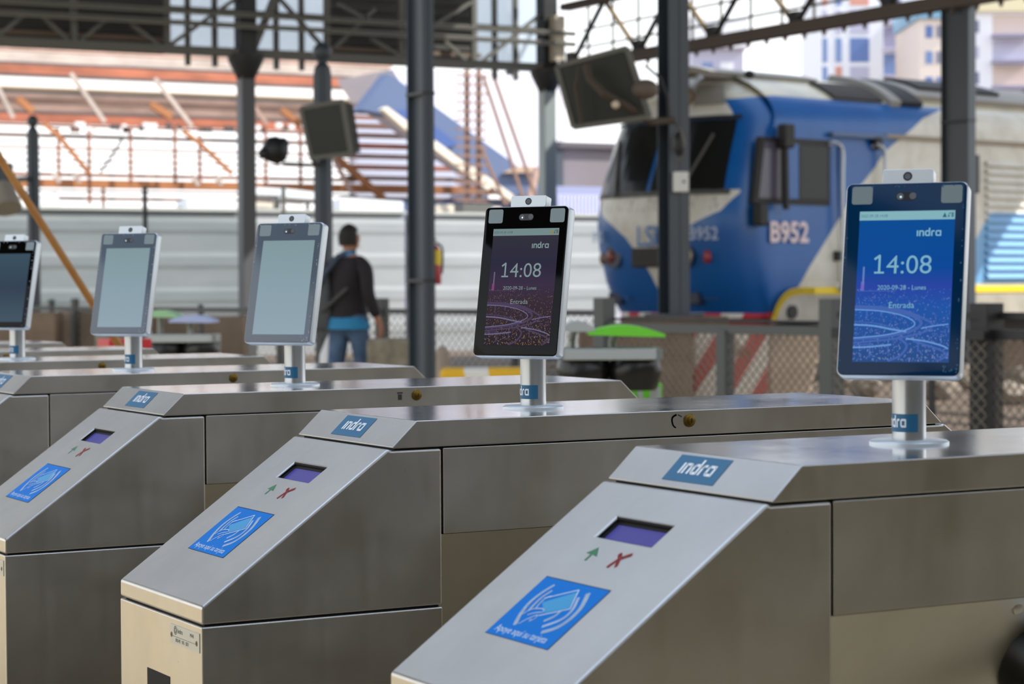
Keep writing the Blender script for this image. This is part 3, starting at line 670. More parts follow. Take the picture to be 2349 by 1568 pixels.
# ================================================================ hoarding behind the tracks
HOARD = dirty('galvanised_sheet', [142, 149, 152], [128, 137, 140], .5, .5, stretch=(1, 1, 5))
p0 = at(-60, 478, 35); YH = p0.y; zt = p0.z
HOARDL = dirty('galvanised_sheet_pale', [182, 186, 188], [168, 174, 177], .5, .5, stretch=(1, 1, 5))
def hoarding(pa, pb, label, ztop, mt=None):
    xa, xb = hity(pa, 560, YH).x, hity(pb, 560, YH).x
    r = thing('corrugated_hoarding', label, 'hoarding', (xa, YH, 0), 'metal hoardings behind the tracks')
    L = xb-xa; prof = []; z = .0; k = 0
    while z < ztop-.02:
        h = (.30, .07, .14, .07)[k % 4]; y = (0, 0, -.014, -.014)[k % 4]; prof.append((y, z)); z += h; k += 1
    prof.append((0, ztop))
    MB().loft([[V((x, y, z)) for y, z in prof]+[V((x, .03+y, z)) for y, z in reversed(prof)] for x in (0, L)]).build('sheet', mt or HOARD, r)
    MB().box(0, L, -.06, .06, ztop, ztop+.05).build('top_rail', Mat('hoarding_rail', [206, 208, 202], .5), r)
    n = max(2, int(L/2.4))
    for k in range(n+1): x = min(max(k*L/n, .03), L-.03); MB().box(x-.03, x+.03, .04, .1, 0, ztop).build('post', GREYP, r)
hoarding(-60, 548, 'long grey corrugated metal hoarding at the far left', zt); hoarding(556, 928, 'white corrugated metal hoarding right behind the walking man', zt, HOARDL); hoarding(936, 1420, 'pale corrugated metal hoarding between the black column and the locomotive', zt-.02, HOARDL)
def post(px, y0, y1, Z, w, name, label, mt=PAINTD):
    p = at(px, y0, Z); h = w*Z/FPX/2
    return tag(MB().box(p.x-h, p.x+h, p.y-h, p.y+h, 0, p.z).build(name, mt, bevel=.004), label, 'post')
post(332, 428, 500, 32, 9, 'thin_post', 'thin dark post rising above the grey hoarding at the left'); post(650, 425, 500, 33, 8, 'thin_post', 'thin grey post above the hoarding left of the ball-topped post', GREYP)
# ================================================================ rusty train shed
def shed_mat(n, c):
    c = [int(v*(.86 if n in ('cream', 'pink') else .78)) for v in c]
    return dirty('shed_'+n, c, [int(v*.82) for v in c], .7, .9, stretch=(1, 1, 3))
SM = {'cream': shed_mat('cream', [246, 226, 212]), 'pink': shed_mat('pink', [240, 200, 182]), 'white': Mat('shed_white', [246, 240, 236], .6), 'orange': shed_mat('orange', [244, 146, 108]), 'rust': shed_mat('rust', [206, 134, 100]),
      'brown': shed_mat('brown', [160, 122, 106]), 'grey': shed_mat('grey', [118, 108, 108]), 'tan': shed_mat('tan', [206, 168, 150]), 'yellow': shed_mat('yellow', [186, 148, 84]), 'bluew': Mat('shed_bluish', [206, 212, 232], .6), 'beam': shed_mat('beam', [240, 158, 98])}
ys = 47
shed = thing('train_shed', 'large rusty orange shed frame with many roof purlins, far behind the hoarding at left', 'shed', (0, ys, 0))
def band(pa, pb, pt, pb_, pref, y, mt, nm='purlin', dep=.25):
    xa, xb = hity(pa, pt, y).x, hity(pb, pt, y).x; z1, z0 = hity(pref, pt, y).z, hity(pref, pb_, y).z
    MB().box(xa, xb, y-ys, y-ys+dep, z0, z1).build(nm, SM[mt], shed)
for i, (a, b, mt, nm) in enumerate(((95, 113, 'pink', 'roof_sheet'), (115, 139, 'cream', 'roof_sheet'), (139, 145, 'grey', 'purlin'), (145, 166, 'orange', 'roof_sheet'), (166, 173, 'grey', 'purlin'), (174, 197, 'white', 'roof_sheet'),
        (197, 203, 'yellow', 'purlin'), (203, 211, 'grey', 'purlin'), (212, 221, 'tan', 'purlin'), (223, 233, 'brown', 'purlin'), (235, 251, 'tan', 'roof_sheet'), (251, 257, 'grey', 'purlin'), (258, 278, 'orange', 'roof_sheet'), (281, 285, 'rust', 'purlin'))):
    band(-120, 900-(a-95)*.42, a, b, 0, ys+8-i*.5, mt, nm)
for a, b, mt in ((303, 311, 'brown'), (333, 337, 'rust'), (347, 349, 'tan'), (363, 366, 'tan'), (378, 380, 'tan'), (393, 401, 'rust'), (408, 427, 'beam'), (433, 437, 'brown'), (448, 456, 'tan')):
    band(-120, 820, a, b, 0, ys+.5, mt)
for a, b, mt in ((250, 262, 'brown'), (267, 275, 'rust'), (284, 296, 'brown'), (306, 317, 'tan'), (330, 341, 'orange'), (354, 364, 'tan'), (379, 389, 'orange'), (404, 413, 'brown'), (424, 442, 'beam'), (452, 462, 'brown')):
    band(790, 1000 if a < 330 else 1110+(a-330)*.5, a, b, 900, ys-.6, mt)
band(810, 1120, 262, 470, 900, ys+.9, 'bluew', 'cladding')
for x, y0, y1 in ((135, 300, 430), (205, 300, 470), (300, 292, 425), (402, 288, 425), (459, 308, 425), (610, 290, 440), (690, 290, 440), (238, 430, 480)):
    q = hity(x, y0, ys+.2); MB().box(q.x-.03, q.x+.03, .2, .27, hity(x, y1, ys+.2).z, q.z).build('shed_post', SM['rust'], shed)
for pts, w_, mt in (([(162, 168), (240, 280)], 9, 'cream'), ([(355, 180), (440, 290)], 9, 'cream'), ([(545, 195), (612, 285)], 9, 'pink'), ([(-20, 170), (30, 270)], 9, 'cream'), ([(40, 225), (75, 255)], 14, 'beam'), ([(98, 280), (138, 315), (205, 398)], 9, 'beam'), ([(345, 238), (392, 268)], 15, 'beam'),
                   ([(420, 300), (460, 330), (532, 398)], 9, 'beam'), ([(645, 252), (690, 285)], 14, 'beam'), ([(772, 362), (812, 395), (880, 455)], 14, 'beam'), ([(765, 362), (805, 440)], 9, 'pink'), ([(230, 395), (255, 360), (285, 312)], 5, 'grey'), ([(122, 395), (136, 418)], 9, 'cream'), ([(168, 395), (184, 418)], 9, 'cream'), ([(440, 400), (455, 425)], 9, 'cream'), ([(495, 400), (508, 425)], 9, 'cream')):
    for i in range(len(pts)-1):
        w2 = w_*(ys+2)*1.1/FPX; o_ = V((0, ys, 0))
        MB().bar(hity(*pts[i], ys-.9)-o_, hity(*pts[i+1], ys-.9)-o_, w2, w2*.8, V((0, 1, 0))).build('brace', SM[mt], shed)
rnd = random.Random(5)
for k in range(26):
    px = rnd.uniform(110, 700); py = rnd.uniform(286, 301); q = hity(px, py, ys+.3); w2 = rnd.uniform(.04, .12)
    MB().box(q.x-w2, q.x+w2, .3, .4, q.z-.06, q.z+.07).build('rivet_plate', SM[rnd.choice(['grey', 'white', 'brown', 'white'])], shed)
# low awnings in front of the shed
AW = Mat('white_awning', [240, 244, 246], .5); AWC = Mat('cream_awning', [238, 226, 206], .5)
for ia, (pts, lab, mt) in enumerate((([(578, 428), (648, 432), (648, 448), (578, 446)], 'bright white awning just right of the slender column', AW), ([(654, 432), (722, 440), (722, 457), (654, 452)], 'bright white awning left of the ball-topped post', AW),
                     ([(575, 462), (640, 466), (640, 482), (575, 480)], 'low cream awning above the hoarding, right of the slender column', AWC), ([(430, 452), (552, 462), (552, 480), (430, 478)], 'pale awning above the hoarding, left of the slender column', AW),
                     ([(92, 452), (130, 440), (140, 478), (92, 478)], 'white awning above the hoarding beside the left ball-topped post', AW), ([(782, 452), (925, 462), (925, 486), (782, 484)], 'wide white awning above the hoarding, over the walking man', AW), ([(1005, 468), (1150, 474), (1150, 492), (1005, 490)], 'cream awning above the hoarding, left of the centre terminal', AWC))):
    ya_ = YH+2+.75*ia; Pq = [hity(x, y, ya_) for x, y in pts]; x0, x1 = min(q.x for q in Pq), max(q.x for q in Pq); r = thing('awning', lab, 'awning', ((x0+x1)/2, ya_, 0), 'awnings behind the hoarding')
    MB().prism([q-r.location for q in Pq], V((0, .6, -.08))).build('cover', mt, r)
    zl = min(q.z for q in Pq)
    for x in (x0, x1): MB().box(x-r.location.x-.03, x-r.location.x+.03, .3, .36, 0, zl+.05).build('leg', GREYP, r)
# ================================================================ pale warehouse with sloping dark roof edge
yw = 42
wh = thing('warehouse', 'pale warehouse with a slanting slate-blue roof slope, right of the black column', 'warehouse', (0, yw, 0)); o_ = V((0, yw, 0))
def slab(pts, y, dep, mt, nm): MB().prism([hity(px, py, y)-o_ for px, py in pts], V((0, dep, 0))).build(nm, mt, wh)
WHW = dirty('pale_cladding', [232, 228, 236], [224, 222, 232], .6, 1.5, stretch=(4, 1, .3)); SLATE = Mat('slate_blue_sheet', [92, 108, 142], .6); DEEPB = Mat('deep_blue_sheet', [66, 92, 150], .6)
slab([(900, 158), (1262, 172), (1262, 392), (1195, 392), (935, 215)], yw+.6, 3, WHW, 'gable_wall')
slab([(893, 168), (1192, 384), (1262, 384), (1262, 448), (1170, 448), (1000, 322), (940, 272), (828, 252)], yw, .5, SLATE, 'roof_slope')
slab([(905, 255), (945, 250), (1050, 330), (1010, 345)], yw-.1, .1, DEEPB, 'roof_flashing')
slab([(878, 250), (888, 244), (940, 282), (1010, 330), (1060, 368), (1130, 425), (1120, 436), (1050, 382), (990, 336), (930, 296)], yw-.6, .25, AWC, 'rafter')
slab([(1075, 388), (1085, 382), (1190, 455), (1180, 466)], yw-.6, .25, AWC, 'rafter')
slab([(1160, 396), (1262, 396), (1262, 382), (1190, 382)], yw-.2, .2, Mat('tan_fascia', [186, 160, 136], .7), 'fascia')
slab([(1232, 384), (1240, 384), (1222, 470), (1210, 470)], yw-.9, .15, SM['pink'], 'drain_pipe')
q_ = hity(1262, 440, yw+.7).x; p_ = hity(905, 440, yw+.7).x; MB().box(p_, q_, .7, 3, 0, hity(905, 250, yw+.7).z*.6).build('base_wall', SLATE, wh)
# lattice mast with guy bars
m_ = thing('lattice_mast', 'rusty ladder-like mast with slanting stays, between the black column and the pale corner column', 'mast', (hity(1085, 300, 38).x, 38, 0)); c = m_.location
RST = Mat('mast_rust', [148, 118, 104], .8)
for px in (1071, 1098): MB().bar(hity(px, 160, 38)-c, hity(px, 470, 38)-c, .085, .085).build('upright', RST, m_)
for k in range(15):
    py = 172+k*20.5; MB().bar(hity(1046, py, 37.9)-c, hity(1117, py+3, 37.9)-c, .06, .04).build('rung', RST, m_)
for a, b in (((1129, 165), (1236, 470)), ((1108, 172), (1205, 470)), ((1100, 330), (1160, 470))): MB().bar(hity(*a, 38.3)-c, hity(*b, 38.3)-c, .06, .06).build('stay', RST, m_)
MB().box(-.35, .35, -.2, .2, 0, hity(1085, 468, 38).z).build('footing', GREYP, m_)
# low dark building and ribbed shed beyond the corner column
yl = 45; r = thing('low_building', 'low dark building with a flat white roof line, left of the locomotive front', 'building', (0, yl, 0)); o_ = V((0, yl, 0))
def rb(pa, pb, pt, pb_, y, dep, mt, nm): xa, xb = hity(pa, pt, y).x, hity(pb, pt, y).x; return MB().box(xa, xb, y-yl, y-yl+dep, hity(pa, pb_, y).z, hity(pa, pt, y).z).build(nm, mt, r)
rb(1268, 1430, 336, 430, yl, 4, Mat('plum_grey_wall', [124, 116, 120], .7), 'wall'); rb(1262, 1430, 324, 337, yl-.2, 4.4, Mat('dark_roof_edge', [88, 84, 88], .7), 'roof_edge'); rb(1272, 1292, 342, 428, yl-.1, .1, PAINT, 'window')
rb(1262, 1440, 426, 446, yl-2, 2, Mat('lavender_roof', [150, 156, 190], .6), 'lean_to_roof')
q = MB(); xa, xb = hity(1262, 480, yl-2).x, hity(1440, 480, yl-2).x; x = xa; z0, z1 = 0, hity(1262, 446, yl-2).z
q.box(xa, xb, -2, -1.9, 0, z1)
while x < xb: q.box(x, x+.05, -2.04, -2, 0, z1); x += .1
q.build('ribbed_wall', Mat('lavender_sheet', [206, 208, 232], .5), r)
rb(1284, 1294, 180, 325, yl-.3, .1, Mat('white_pipe', [214, 208, 214], .5), 'flue')
# ================================================================ locomotive
AZL = R(11.7); lo = at(1740, 700, 31); LW = 3.15
LXv, LYv = V((cos(AZL), sin(AZL), 0)), V((-sin(AZL), cos(AZL), 0))
loc = thing('locomotive', 'blue and cream diesel locomotive with yellow sill line, at the right', 'locomotive', (lo.x, lo.y, 0), rz=AZL)
# local axes: x back along the train, y from the near side (0) to the far side, z up
def plin(x, pts):
    o = None
    for (a, fa), (b, fb) in zip(pts, pts[1:]):
        c = ((x-a).max(0.0).min(b-a))*((fb-fa)/(b-a)); o = c if o is None else o+c
    return o+pts[0][1]
BODY = Mat('loco_paint', [10, 84, 168], .3, 0, .6); q = BODY
x, y, z = q.xyz('Object')
side = x.gt(plin(z, [(1.05, .80), (1.4, 1.08), (1.74, 1.39), (2.5, 2.07), (3.17, 2.86), (3.66, 3.75), (3.9, 4.6)]))
roof = z.gt(plin(x, [(0, 3.80), (.6, 3.86), (4, 3.86)]))
ay = (y-1.47).abs(); vw = plin(z, [(1.0, 0), (1.3, .10), (1.6, .28), (1.85, .52), (2.02, .78), (2.2, 1.14), (2.45, 1.30)])
nose = ay.lt(vw)*x.lt(.02)*z.lt(2.5); hood = z.gt(3.52)*x.lt(plin(z, [(3.5, -.02), (3.8, .02)]))*ay.lt(1.36)
cream = side.max(roof).max(nose).max(hood)
lb = z.lt(2.26)*z.gt(1.16)*x.gt(plin(z, [(1.16, 4.4), (2.26, 5.3)]))
dirt = q.rng(q.noise(2.2, 5, .6), .45, .72, 0, 1)
cr = q.mix(dirt, [214, 211, 198], [192, 186, 168]); bl = q.mix(q.rng(q.noise(1.5, 4), .35, .7, 0, 1), [0, 84, 154], [8, 94, 164])
roofc = q.mix(q.rng(q.noise(1.1, 4), .4, .62, 0, 1), [206, 196, 166], [168, 164, 152])
c1 = q.mix(cream, bl, cr); c1 = q.mix(roof, c1, roofc); c1 = q.mix(lb, c1, [112, 168, 212])
streak = q.rng(q.noise(5, 4, .7, (1, 6, 1)), .56, .66, 0, 1)*nose*z.gt(2.22)
c1 = q.mix(streak, c1, [86, 78, 66]); q.set('Base Color', c1)
def dxf(zz):
    P_ = [(.70, .46), (.95, .28), (1.2, .17), (1.7, .03), (2.05, 0), (2.3, .03), (2.58, .10), (3.1, .30), (3.57, .50), (3.85, .62), (4.1, .85), (4.3, 1.3)]
    for (a, fa), (b, fb) in zip(P_, P_[1:]):
        if zz <= b: return fa+(fb-fa)*max(0, (zz-a)/(b-a))
    return P_[-1][1]
def hwf(zz):
    P_ = [(.70, 1.50), (1.2, 1.56), (2.0, 1.575), (3.45, 1.55), (3.62, 1.51), (3.78, 1.42), (3.92, 1.25), (4.05, 1.02), (4.15, .78), (4.24, .45), (4.30, .06)]
    for (a, fa), (b, fb) in zip(P_, P_[1:]):
        if zz <= b: return fa+(fb-fa)*max(0, (zz-a)/(b-a))
    return P_[-1][1]
PLAN = smooth_curve([(0, -.70), (.45, -.66), (.70, -.54), (.86, -.34), (.95, -.10), (.99, .12), (1.0, .4)], 4)
def surf(fy, zz):                       # point on the front, fy -1 (near side) .. 1
    a = abs(fy)
    for (p, xa), (q_, xb) in zip(PLAN, PLAN[1:]):
        if a <= q_: xx = xa+(xb-xa)*(a-p)/max(q_-p, 1e-6); break
    else: xx = .4
    return V((xx+dxf(zz)*(1 if xx < .4 else 0)*min(1, (.4-xx)/.5), LW/2+fy*hwf(zz), zz))
ZL = [.70, .85, 1.0, 1.2, 1.45, 1.7, 1.9, 2.05, 2.2, 2.4, 2.6, 2.85, 3.1, 3.35, 3.5, 3.62, 3.72, 3.8, 3.88, 3.96, 4.03, 4.1, 4.15, 4.2, 4.24, 4.28, 4.30]
FY = [-p for p, _ in reversed(PLAN)]+[p for p, _ in PLAN[1:]]
rings = [[V((15, LW/2-hwf(zz), zz))]+[surf(f, zz) for f in FY]+[V((15, LW/2+hwf(zz), zz))] for zz in ZL]
body = MB().loft(rings).build('body', BODY, loc, smooth=35)
def patch(f0, f1, z0, z1, off, n=8, m_=6, taper=0):
    mb = MB(); vs = []
    for j in range(m_+1):
        zz = z0+(z1-z0)*j/m_
        for i in range(n+1):
            f = f0+(f1-f0)*i/n; f = f*(1-taper*j/m_) if taper else f
            p = surf(f, zz); e = 1e-3; a = surf(min(f+e, .999), zz)-surf(f-e, zz); b = surf(f, zz+.01)-surf(f, zz-.01); nn = a.cross(b).normalized()
            if nn.x > 0: nn = -nn
            vs.append(p+nn*off)
    N = len(vs); bk = [p+V((.03, 0, 0)) for p in vs]
    fs = [(j*(n+1)+i, j*(n+1)+i+1, (j+1)*(n+1)+i+1, (j+1)*(n+1)+i) for j in range(m_) for i in range(n)]
    return mb.add(vs, fs)
DARKGL = Mat('cab_glass', [30, 32, 30], .15, 0, .25); FRAME = Mat('window_rubber', [30, 29, 27], .6); INTER = Mat('cab_inside', [40, 38, 44], .7)
for s_ in (-1, 1):
    patch(s_*.03, s_*.80, 2.50, 3.50, .012, taper=.04).build('windscreen', DARKGL, body)
    a, b = surf(s_*.42, 2.46)+V((-.06, 0, 0)), surf(s_*.62, 3.3)+V((-.05, 0, 0))
    MB().bar(a, b, .03, .03, V((1, 0, 0))).build('wiper', Mat('wiper_grey', [92, 90, 86], .5) if s_ < 0 else bpy.data.materials['wiper_grey'], body)
patch(-.84, .84, 2.43, 2.50, .03).build('windscreen_sill', Mat('sill_grey', [72, 72, 68], .6), body)
patch(-.80, .80, 3.50, 3.56, .03).build('hood_rail', FRAME, body)
patch(-.66, -.30, 3.72, 4.02, .03).build('hood_grille', Mat('grille_grey', [128, 124, 112], .7), body)
p = surf(-.16, 3.84); MB().ball(p, .17, sc=(.6, 1, 1.2)).build('headlamp', Mat('brown_lamp', [122, 92, 60], .4), body, smooth=60)
for s_ in (-1, 1):
    for f, m__, w_, nm in ((.40, Mat('lamp_cluster', [20, 34, 60], .3), .17, 'lamp_recess'),):
        p = surf(s_*.47, 1.58); MB().lathe([(.01, -.02), (w_, -.02), (w_, .03), (.01, .03)], p, 20, 0, Matrix.Rotation(R(-90), 3, 'Y')).build(nm, m__, body)
    p = surf(s_*.50, 1.58)+V((-.03, 0, 0)); MB().ball(p, .10, sc=(.5, 1, 1)).build('head_light', Mat('lamp_pale', [188, 170, 140], .3) if s_ < 0 else Mat('lamp_red_brown', [120, 54, 46], .3), body, smooth=60)
    p = surf(s_*.68, 1.56)+V((-.02, 0, 0)); MB().ball(p, .075, sc=(.5, 1, 1.3)).build('tail_light', Mat('lamp_red', [150, 40, 48], .3) if s_ < 0 else Mat('lamp_amber', [120, 100, 84], .3), body, smooth=60)
p = surf(-.02, 1.6); MB().box(p.x-.04, p.x+.1, p.y-.32, p.y+.32, 1.42, 1.70).build('coupler_hatch', Mat('hatch_dark', [46, 42, 36], .7), body, bevel=.02)
for f in (-.45, .62):
    p = surf(f, .98); MB().box(p.x-.05, p.x+.12, p.y-.14, p.y+.14, .88, 1.06).build('jumper_socket', Mat('socket_dark', [18, 30, 58], .5) if f < 0 else bpy.data.materials['socket_dark'], body, bevel=.02)
    MB().tube([surf(f-.26, .97)+V((-.06, 0, 0)), surf(f+.26, .97)+V((-.06, 0, 0))], .012, 6).build('grab_rail', Mat('dull_rail', [60, 84, 130], .5) if f < 0 else bpy.data.materials['dull_rail'], body)
# bumper strip, red and white
STR = Mat('bumper_stripes', [220, 216, 210], .5); x, y, z = STR.xyz('Object'); STR.set('Base Color', STR.mix(((y+z*.35+.2)/.52).mod(1.0).lt(.5), [226, 222, 214], [196, 32, 52]))
MB().loft([[surf(f, .72)+V((-.03, 0, 0))+V((0, 0, dz)) for f in FY] for dz in (-.03, .066)], cap=False, closed=False).build('bumper_strip', STR, body)
MB().loft([[surf(f, .72)+V((.02, 0, dz)) for f in FY] for dz in (-.45, -.04)], cap=False, closed=False).build('snow_plough', Mat('plough_red_brown', [130, 60, 54], .7), body)
# side windows, door, rails, mirror
sf = lambda zz: LW/2-hwf(zz)
q = MB()
for a, b, c_, d_ in ((.05, .33, 2.40, 3.16), (.62, .66, 2.40, 3.16), (1.40, 1.50, 2.34, 3.24)): pass
win = MB().prism([(.03, -.03, 3.24), (1.50, -.03, 3.24), (1.50, -.03, 2.30), (-.12, -.03, 2.30)], V((0, .1, 0))).build('side_window', FRAME, body, bevel=.01)
MB().prism([(.10, -.04, 3.17), (.42, -.04, 3.17), (.42, -.04, 2.38), (-.03, -.04, 2.38)], V((0, .02, 0))).build('quarter_pane', Mat('quarter_glass', [84, 80, 92], .2), win)
MB().box(.50, .80, -.045, -.02, 2.38, 3.16).build('sliding_pane', Mat('pane_blue', [8, 88, 156], .2), win); MB().box(.82, 1.42, -.045, -.02, 2.38, 3.14).build('sliding_pane', DARKGL, win)
MB().tube([(.40, -.14, 3.36), (.40, -.16, 2.22)], .05, 8).build('mirror_arm', FRAME, body); MB().box(.30, .52, -.24, -.08, 3.08, 3.42).build('mirror_mount', FRAME, body, bevel=.03)
MB().box(-.14, .06, -.16, .0, 1.98, 2.30).build('mirror', FRAME, body, bevel=.04)
RAIL = Mat('bright_rail', [188, 192, 194], .35, .5)
for xx in (1.66, 2.62):
    MB().tube(smooth_curve([(xx-.18, -.02, 3.18), (xx-.12, -.10, 3.2), (xx, -.12, 3.08), (xx, -.12, 2.6), (xx, -.12, 1.2), (xx, -.02, 1.12)], 5), .028, 8).build('hand_rail', RAIL, body, smooth=40)
MB().box(1.72, 2.56, -.012, .02, 1.2, 3.2).build('cab_door', BODY, body)
MB().box(1.50, 2.75, -.08, .05, 3.30, 3.36).build('door_gutter', Mat('gutter_grey', [86, 108, 140], .5), body); MB().box(2.44, 2.60, -.1, .0, 3.14, 3.32).build('door_lamp', FRAME, body, bevel=.02)
MB().box(2.75, 14.5, -.05, .05, 3.32, 3.38).build('gutter', Mat('gutter_brown', [150, 138, 118], .6), body)
MB().box(1.60, 1.70, -.06, 0, 1.5, 1.64).build('door_handle', FRAME, body)
A = Art((0, sf(1.9)-.035, 0), (1, 0, 0), (0, 0, 1)); A.text('B952', .20, 1.77, .40, .0, 0, sx=1.0, bold=.012); A.mb.build('side_number', Mat('number_pink_white', [226, 206, 206], .5), body)
for f0, st, sz, zz, mt in ((-.73, 'B952', .25, 1.80, 'front_number_white'), (.62, 'B952', .22, 1.80, 'front_number_white'), (-.12, 'LSM', .42, 1.72, 'letter_blue')):
    p = surf(f0, 1.9); e = (surf(f0-.08, 1.9)-surf(f0+.08, 1.9)).normalized()
    A = Art(p+V((-.06, 0, 0))-e*.3, e, (0, 0, 1)); A.text(st, 0, zz-1.9, sz, 0, 0, sx=.85, bold=.004)
    A.mb.build('front_lettering', Mat(mt, [176, 190, 214] if 'white' in mt else [60, 112, 176], .5), body)
# sill stripe and skirt
SILL = Mat('sill_yellow', [236, 204, 14], .5)
arc = smooth_curve([(.27, .66), (.34, .80), (.46, .95), (.62, 1.04), (.85, 1.07), (1.1, 1.07)], 6)+[(15, 1.07)]
s = Art((0, -.045, 0), (1, 0, 0), (0, 0, 1)); s.stroke(arc, .10, 0, 0); s.mb.build('sill_stripe', SILL, body)
lowp = [(a, -.025, b-.05) for a, b in arc]; MB().prism(lowp+[(15, -.025, .62), (.30, -.025, .62)], V((0, .05, 0))).build('skirt', dirty('skirt_grey', [176, 170, 156], [150, 144, 132], .6, 2), body)
MB().lathe([(.01, 0), (.10, 0), (.10, .03), (.01, .03)], (.66, -.03, .77), 20, 0, Matrix.Rotation(R(90), 3, 'X')).build('skirt_port', FRAME, body)
for k in range(15):
    z0 = 3.06-k*.125; MB().prism([(5.2, -.02, z0), (7.6, -.02, z0), (7.6, -.06, z0-.07), (5.2, -.06, z0-.07)], V((0, .05, -.012))).build('louvre', BODY, body)
MB().box(4.62, 5.02, -.03, .02, 2.55, 3.15).build('side_pane', DARKGL, body, bevel=.05)
# roof details
def roofslab(x0, x1, z0, z1, h, mt, nm):
    mb = MB(); zs = [z0+(z1-z0)*k/6 for k in range(7)]
    mb.loft([[V((xx, LW/2-hwf(zz)-(.02 if k_ else -.05), zz+(h if k_ else -.03))) for k_ in (0, 1) for zz in (zs if k_ else list(reversed(zs)))] for xx in (x0, x1)])
    return mb.build(nm, mt, body, smooth=35)
GRL = Mat('roof_grille', [58, 52, 46], .8); RGREY = Mat('roof_grey', [150, 146, 138], .6); RBLK = Mat('roof_black', [26, 25, 25], .7)
roofslab(1.9, 3.0, 3.86, 4.12, .04, GRL, 'roof_grille'); roofslab(3.1, 3.35, 3.8, 4.28, .10, RGREY, 'roof_rib'); roofslab(3.35, 3.9, 3.82, 4.29, .08, RBLK, 'roof_seam')
roofslab(3.9, 8.2, 3.95, 4.29, .09, RGREY, 'roof_hatch'); roofslab(4.25, 6.3, 4.06, 4.26, .14, RBLK, 'exhaust_opening'); roofslab(8.2, 15, 3.98, 4.3, .12, Mat('roof_slate', [72, 74, 82], .6), 'rear_roof_hatch'); roofslab(-.1, 2.2, 4.16, 4.295, .05, RGREY, 'front_roof_hatch')
MB().ball((.5, LW/2-.95, 4.18), .07, sc=(1.2, 1, .9)).build('horn', RBLK, body, smooth=60)
MB().box(.6, 14.6, .25, LW-.25, .35, .72).build('underframe', RBLK, loc)
for xx in (2.2, 4.0, 5.8, 10.4, 12.2, 14.0):
    for yy in (.62, LW-.62): MB().lathe([(.01, -.06), (.46, -.06), (.46, .06), (.01, .06)], (xx, yy, .42), 24, 0, Matrix.Rotation(R(90), 3, 'X')).build('wheel', RBLK, loc, smooth=30)
RAILM = Mat('rail_steel', [112, 100, 92], .45, .7)
for yy in (.74, LW-.74):
    o = MB().box(-8, 40, yy-.035, yy+.035, -.004, .02).box(-8, 40, yy-.015, yy+.015, -.1, -.004)
    a = o.build('rail', RAILM); a.location = (lo.x, lo.y, 0); a.rotation_euler = (0, 0, AZL); tag(a, 'near rail of the track under the locomotive' if yy < 1 else 'far rail of the track under the locomotive', 'rail')
# ================================================================ towers
def tower(pa, pb, ptop, Z, dep, wallc, label, bays, floors, fh, az=0, roofc=None):
    a, b = at(pa, 300, Z), at(pb, 300, Z); w = (b-a).length; zt = at(pa, ptop, Z).z
    r = thing('apartment_tower', label, 'building', (a.x, a.y, 0), 'towers on the skyline', atan2(b.y-a.y, b.x-a.x))
    MB().box(0, w, 0, dep, 0, zt).build('wall', wallc, r)
    z = zt-1.2; n = 0
    while z > 8 and n < floors:
        for f0, f1, kind, cols in bays:
            if kind == 'balcony':
                MB().box(w*f0, w*f1, -1.1, .05, z-fh*.42, z-fh*.30).build('balcony', wallc if cols[0] is None else cols[0], r)
                MB().box(w*f0+.1, w*f1-.1, -.03, .05, z-fh*.28, z+fh*.5).build('window_band', cols[1+n % (len(cols)-1)], r)
            elif kind == 'band':
                MB().box(w*f0, w*f1, -.06, .05, z-fh*.45, z+fh*.40).build('window_band', cols[n % len(cols)], r)
            else:
                MB().box(w*f0, w*f1, -.04, .05, z-fh*.2, z+fh*.28).build('window', cols[n % len(cols)], r)
        z -= fh; n += 1
    if roofc: MB().box(-.2, w+.2, -.4, dep, zt, zt+1.6).build('roof_tank', roofc, r)
    return r
TW = Mat('tower_white', [236, 236, 240], .6); TB = Mat('tower_beige', [232, 216, 204], .6); TL = Mat('tower_lavender', [186, 184, 204], .6); TG = Mat('tower_blue_glass', [118, 142, 186], .3); TO = Mat('tower_orange', [212, 150, 132], .6); TGB = Mat('tower_blue', [96, 122, 176], .4); TD = Mat('tower_dark_pane', [112, 116, 140], .4); TS = Mat('tower_grey_lavender', [150, 146, 170], .6); TT = Mat('tower_tan', [210, 190, 180], .6)  # TS is a plain grey-lavender for bands and balconies
tower(1886, 2024, -110, 200, 14, TW, 'white and blue-grey apartment tower with orange panels, left of the right black column', [(0, .09, 'band', [TG, TO, TL, TG]), (.22, .33, 'band', [TO, TG, TL, TG, TO]), (.46, .78, 'band', [TG, TO, TL, TGB, TL, TGB, TO])], 14, 2.55)
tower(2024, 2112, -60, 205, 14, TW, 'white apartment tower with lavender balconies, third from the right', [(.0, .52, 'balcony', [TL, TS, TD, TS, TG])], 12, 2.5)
tower(2110, 2216, 44, 190, 12, TB, 'beige apartment tower with small square windows, just left of the right black column', [(.12, .28, 'window', [TGB, TG]), (.36, .44, 'window', [TD, TD, TGB]), (.52, .58, 'window', [TT])], 9, 2.2, roofc=Mat('tank_blue', [120, 164, 190], .5))
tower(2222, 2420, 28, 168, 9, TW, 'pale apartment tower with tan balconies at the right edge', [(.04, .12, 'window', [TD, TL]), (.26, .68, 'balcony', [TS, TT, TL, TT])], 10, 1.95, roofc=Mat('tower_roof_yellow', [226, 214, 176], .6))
tower(1588, 1706, 112, 120, 8, TL, 'low lavender building seen over the locomotive cab', [(.2, .4, 'window', [TG]), (.55, .8, 'window', [TW, TG])], 3, 1.6, roofc=TW)
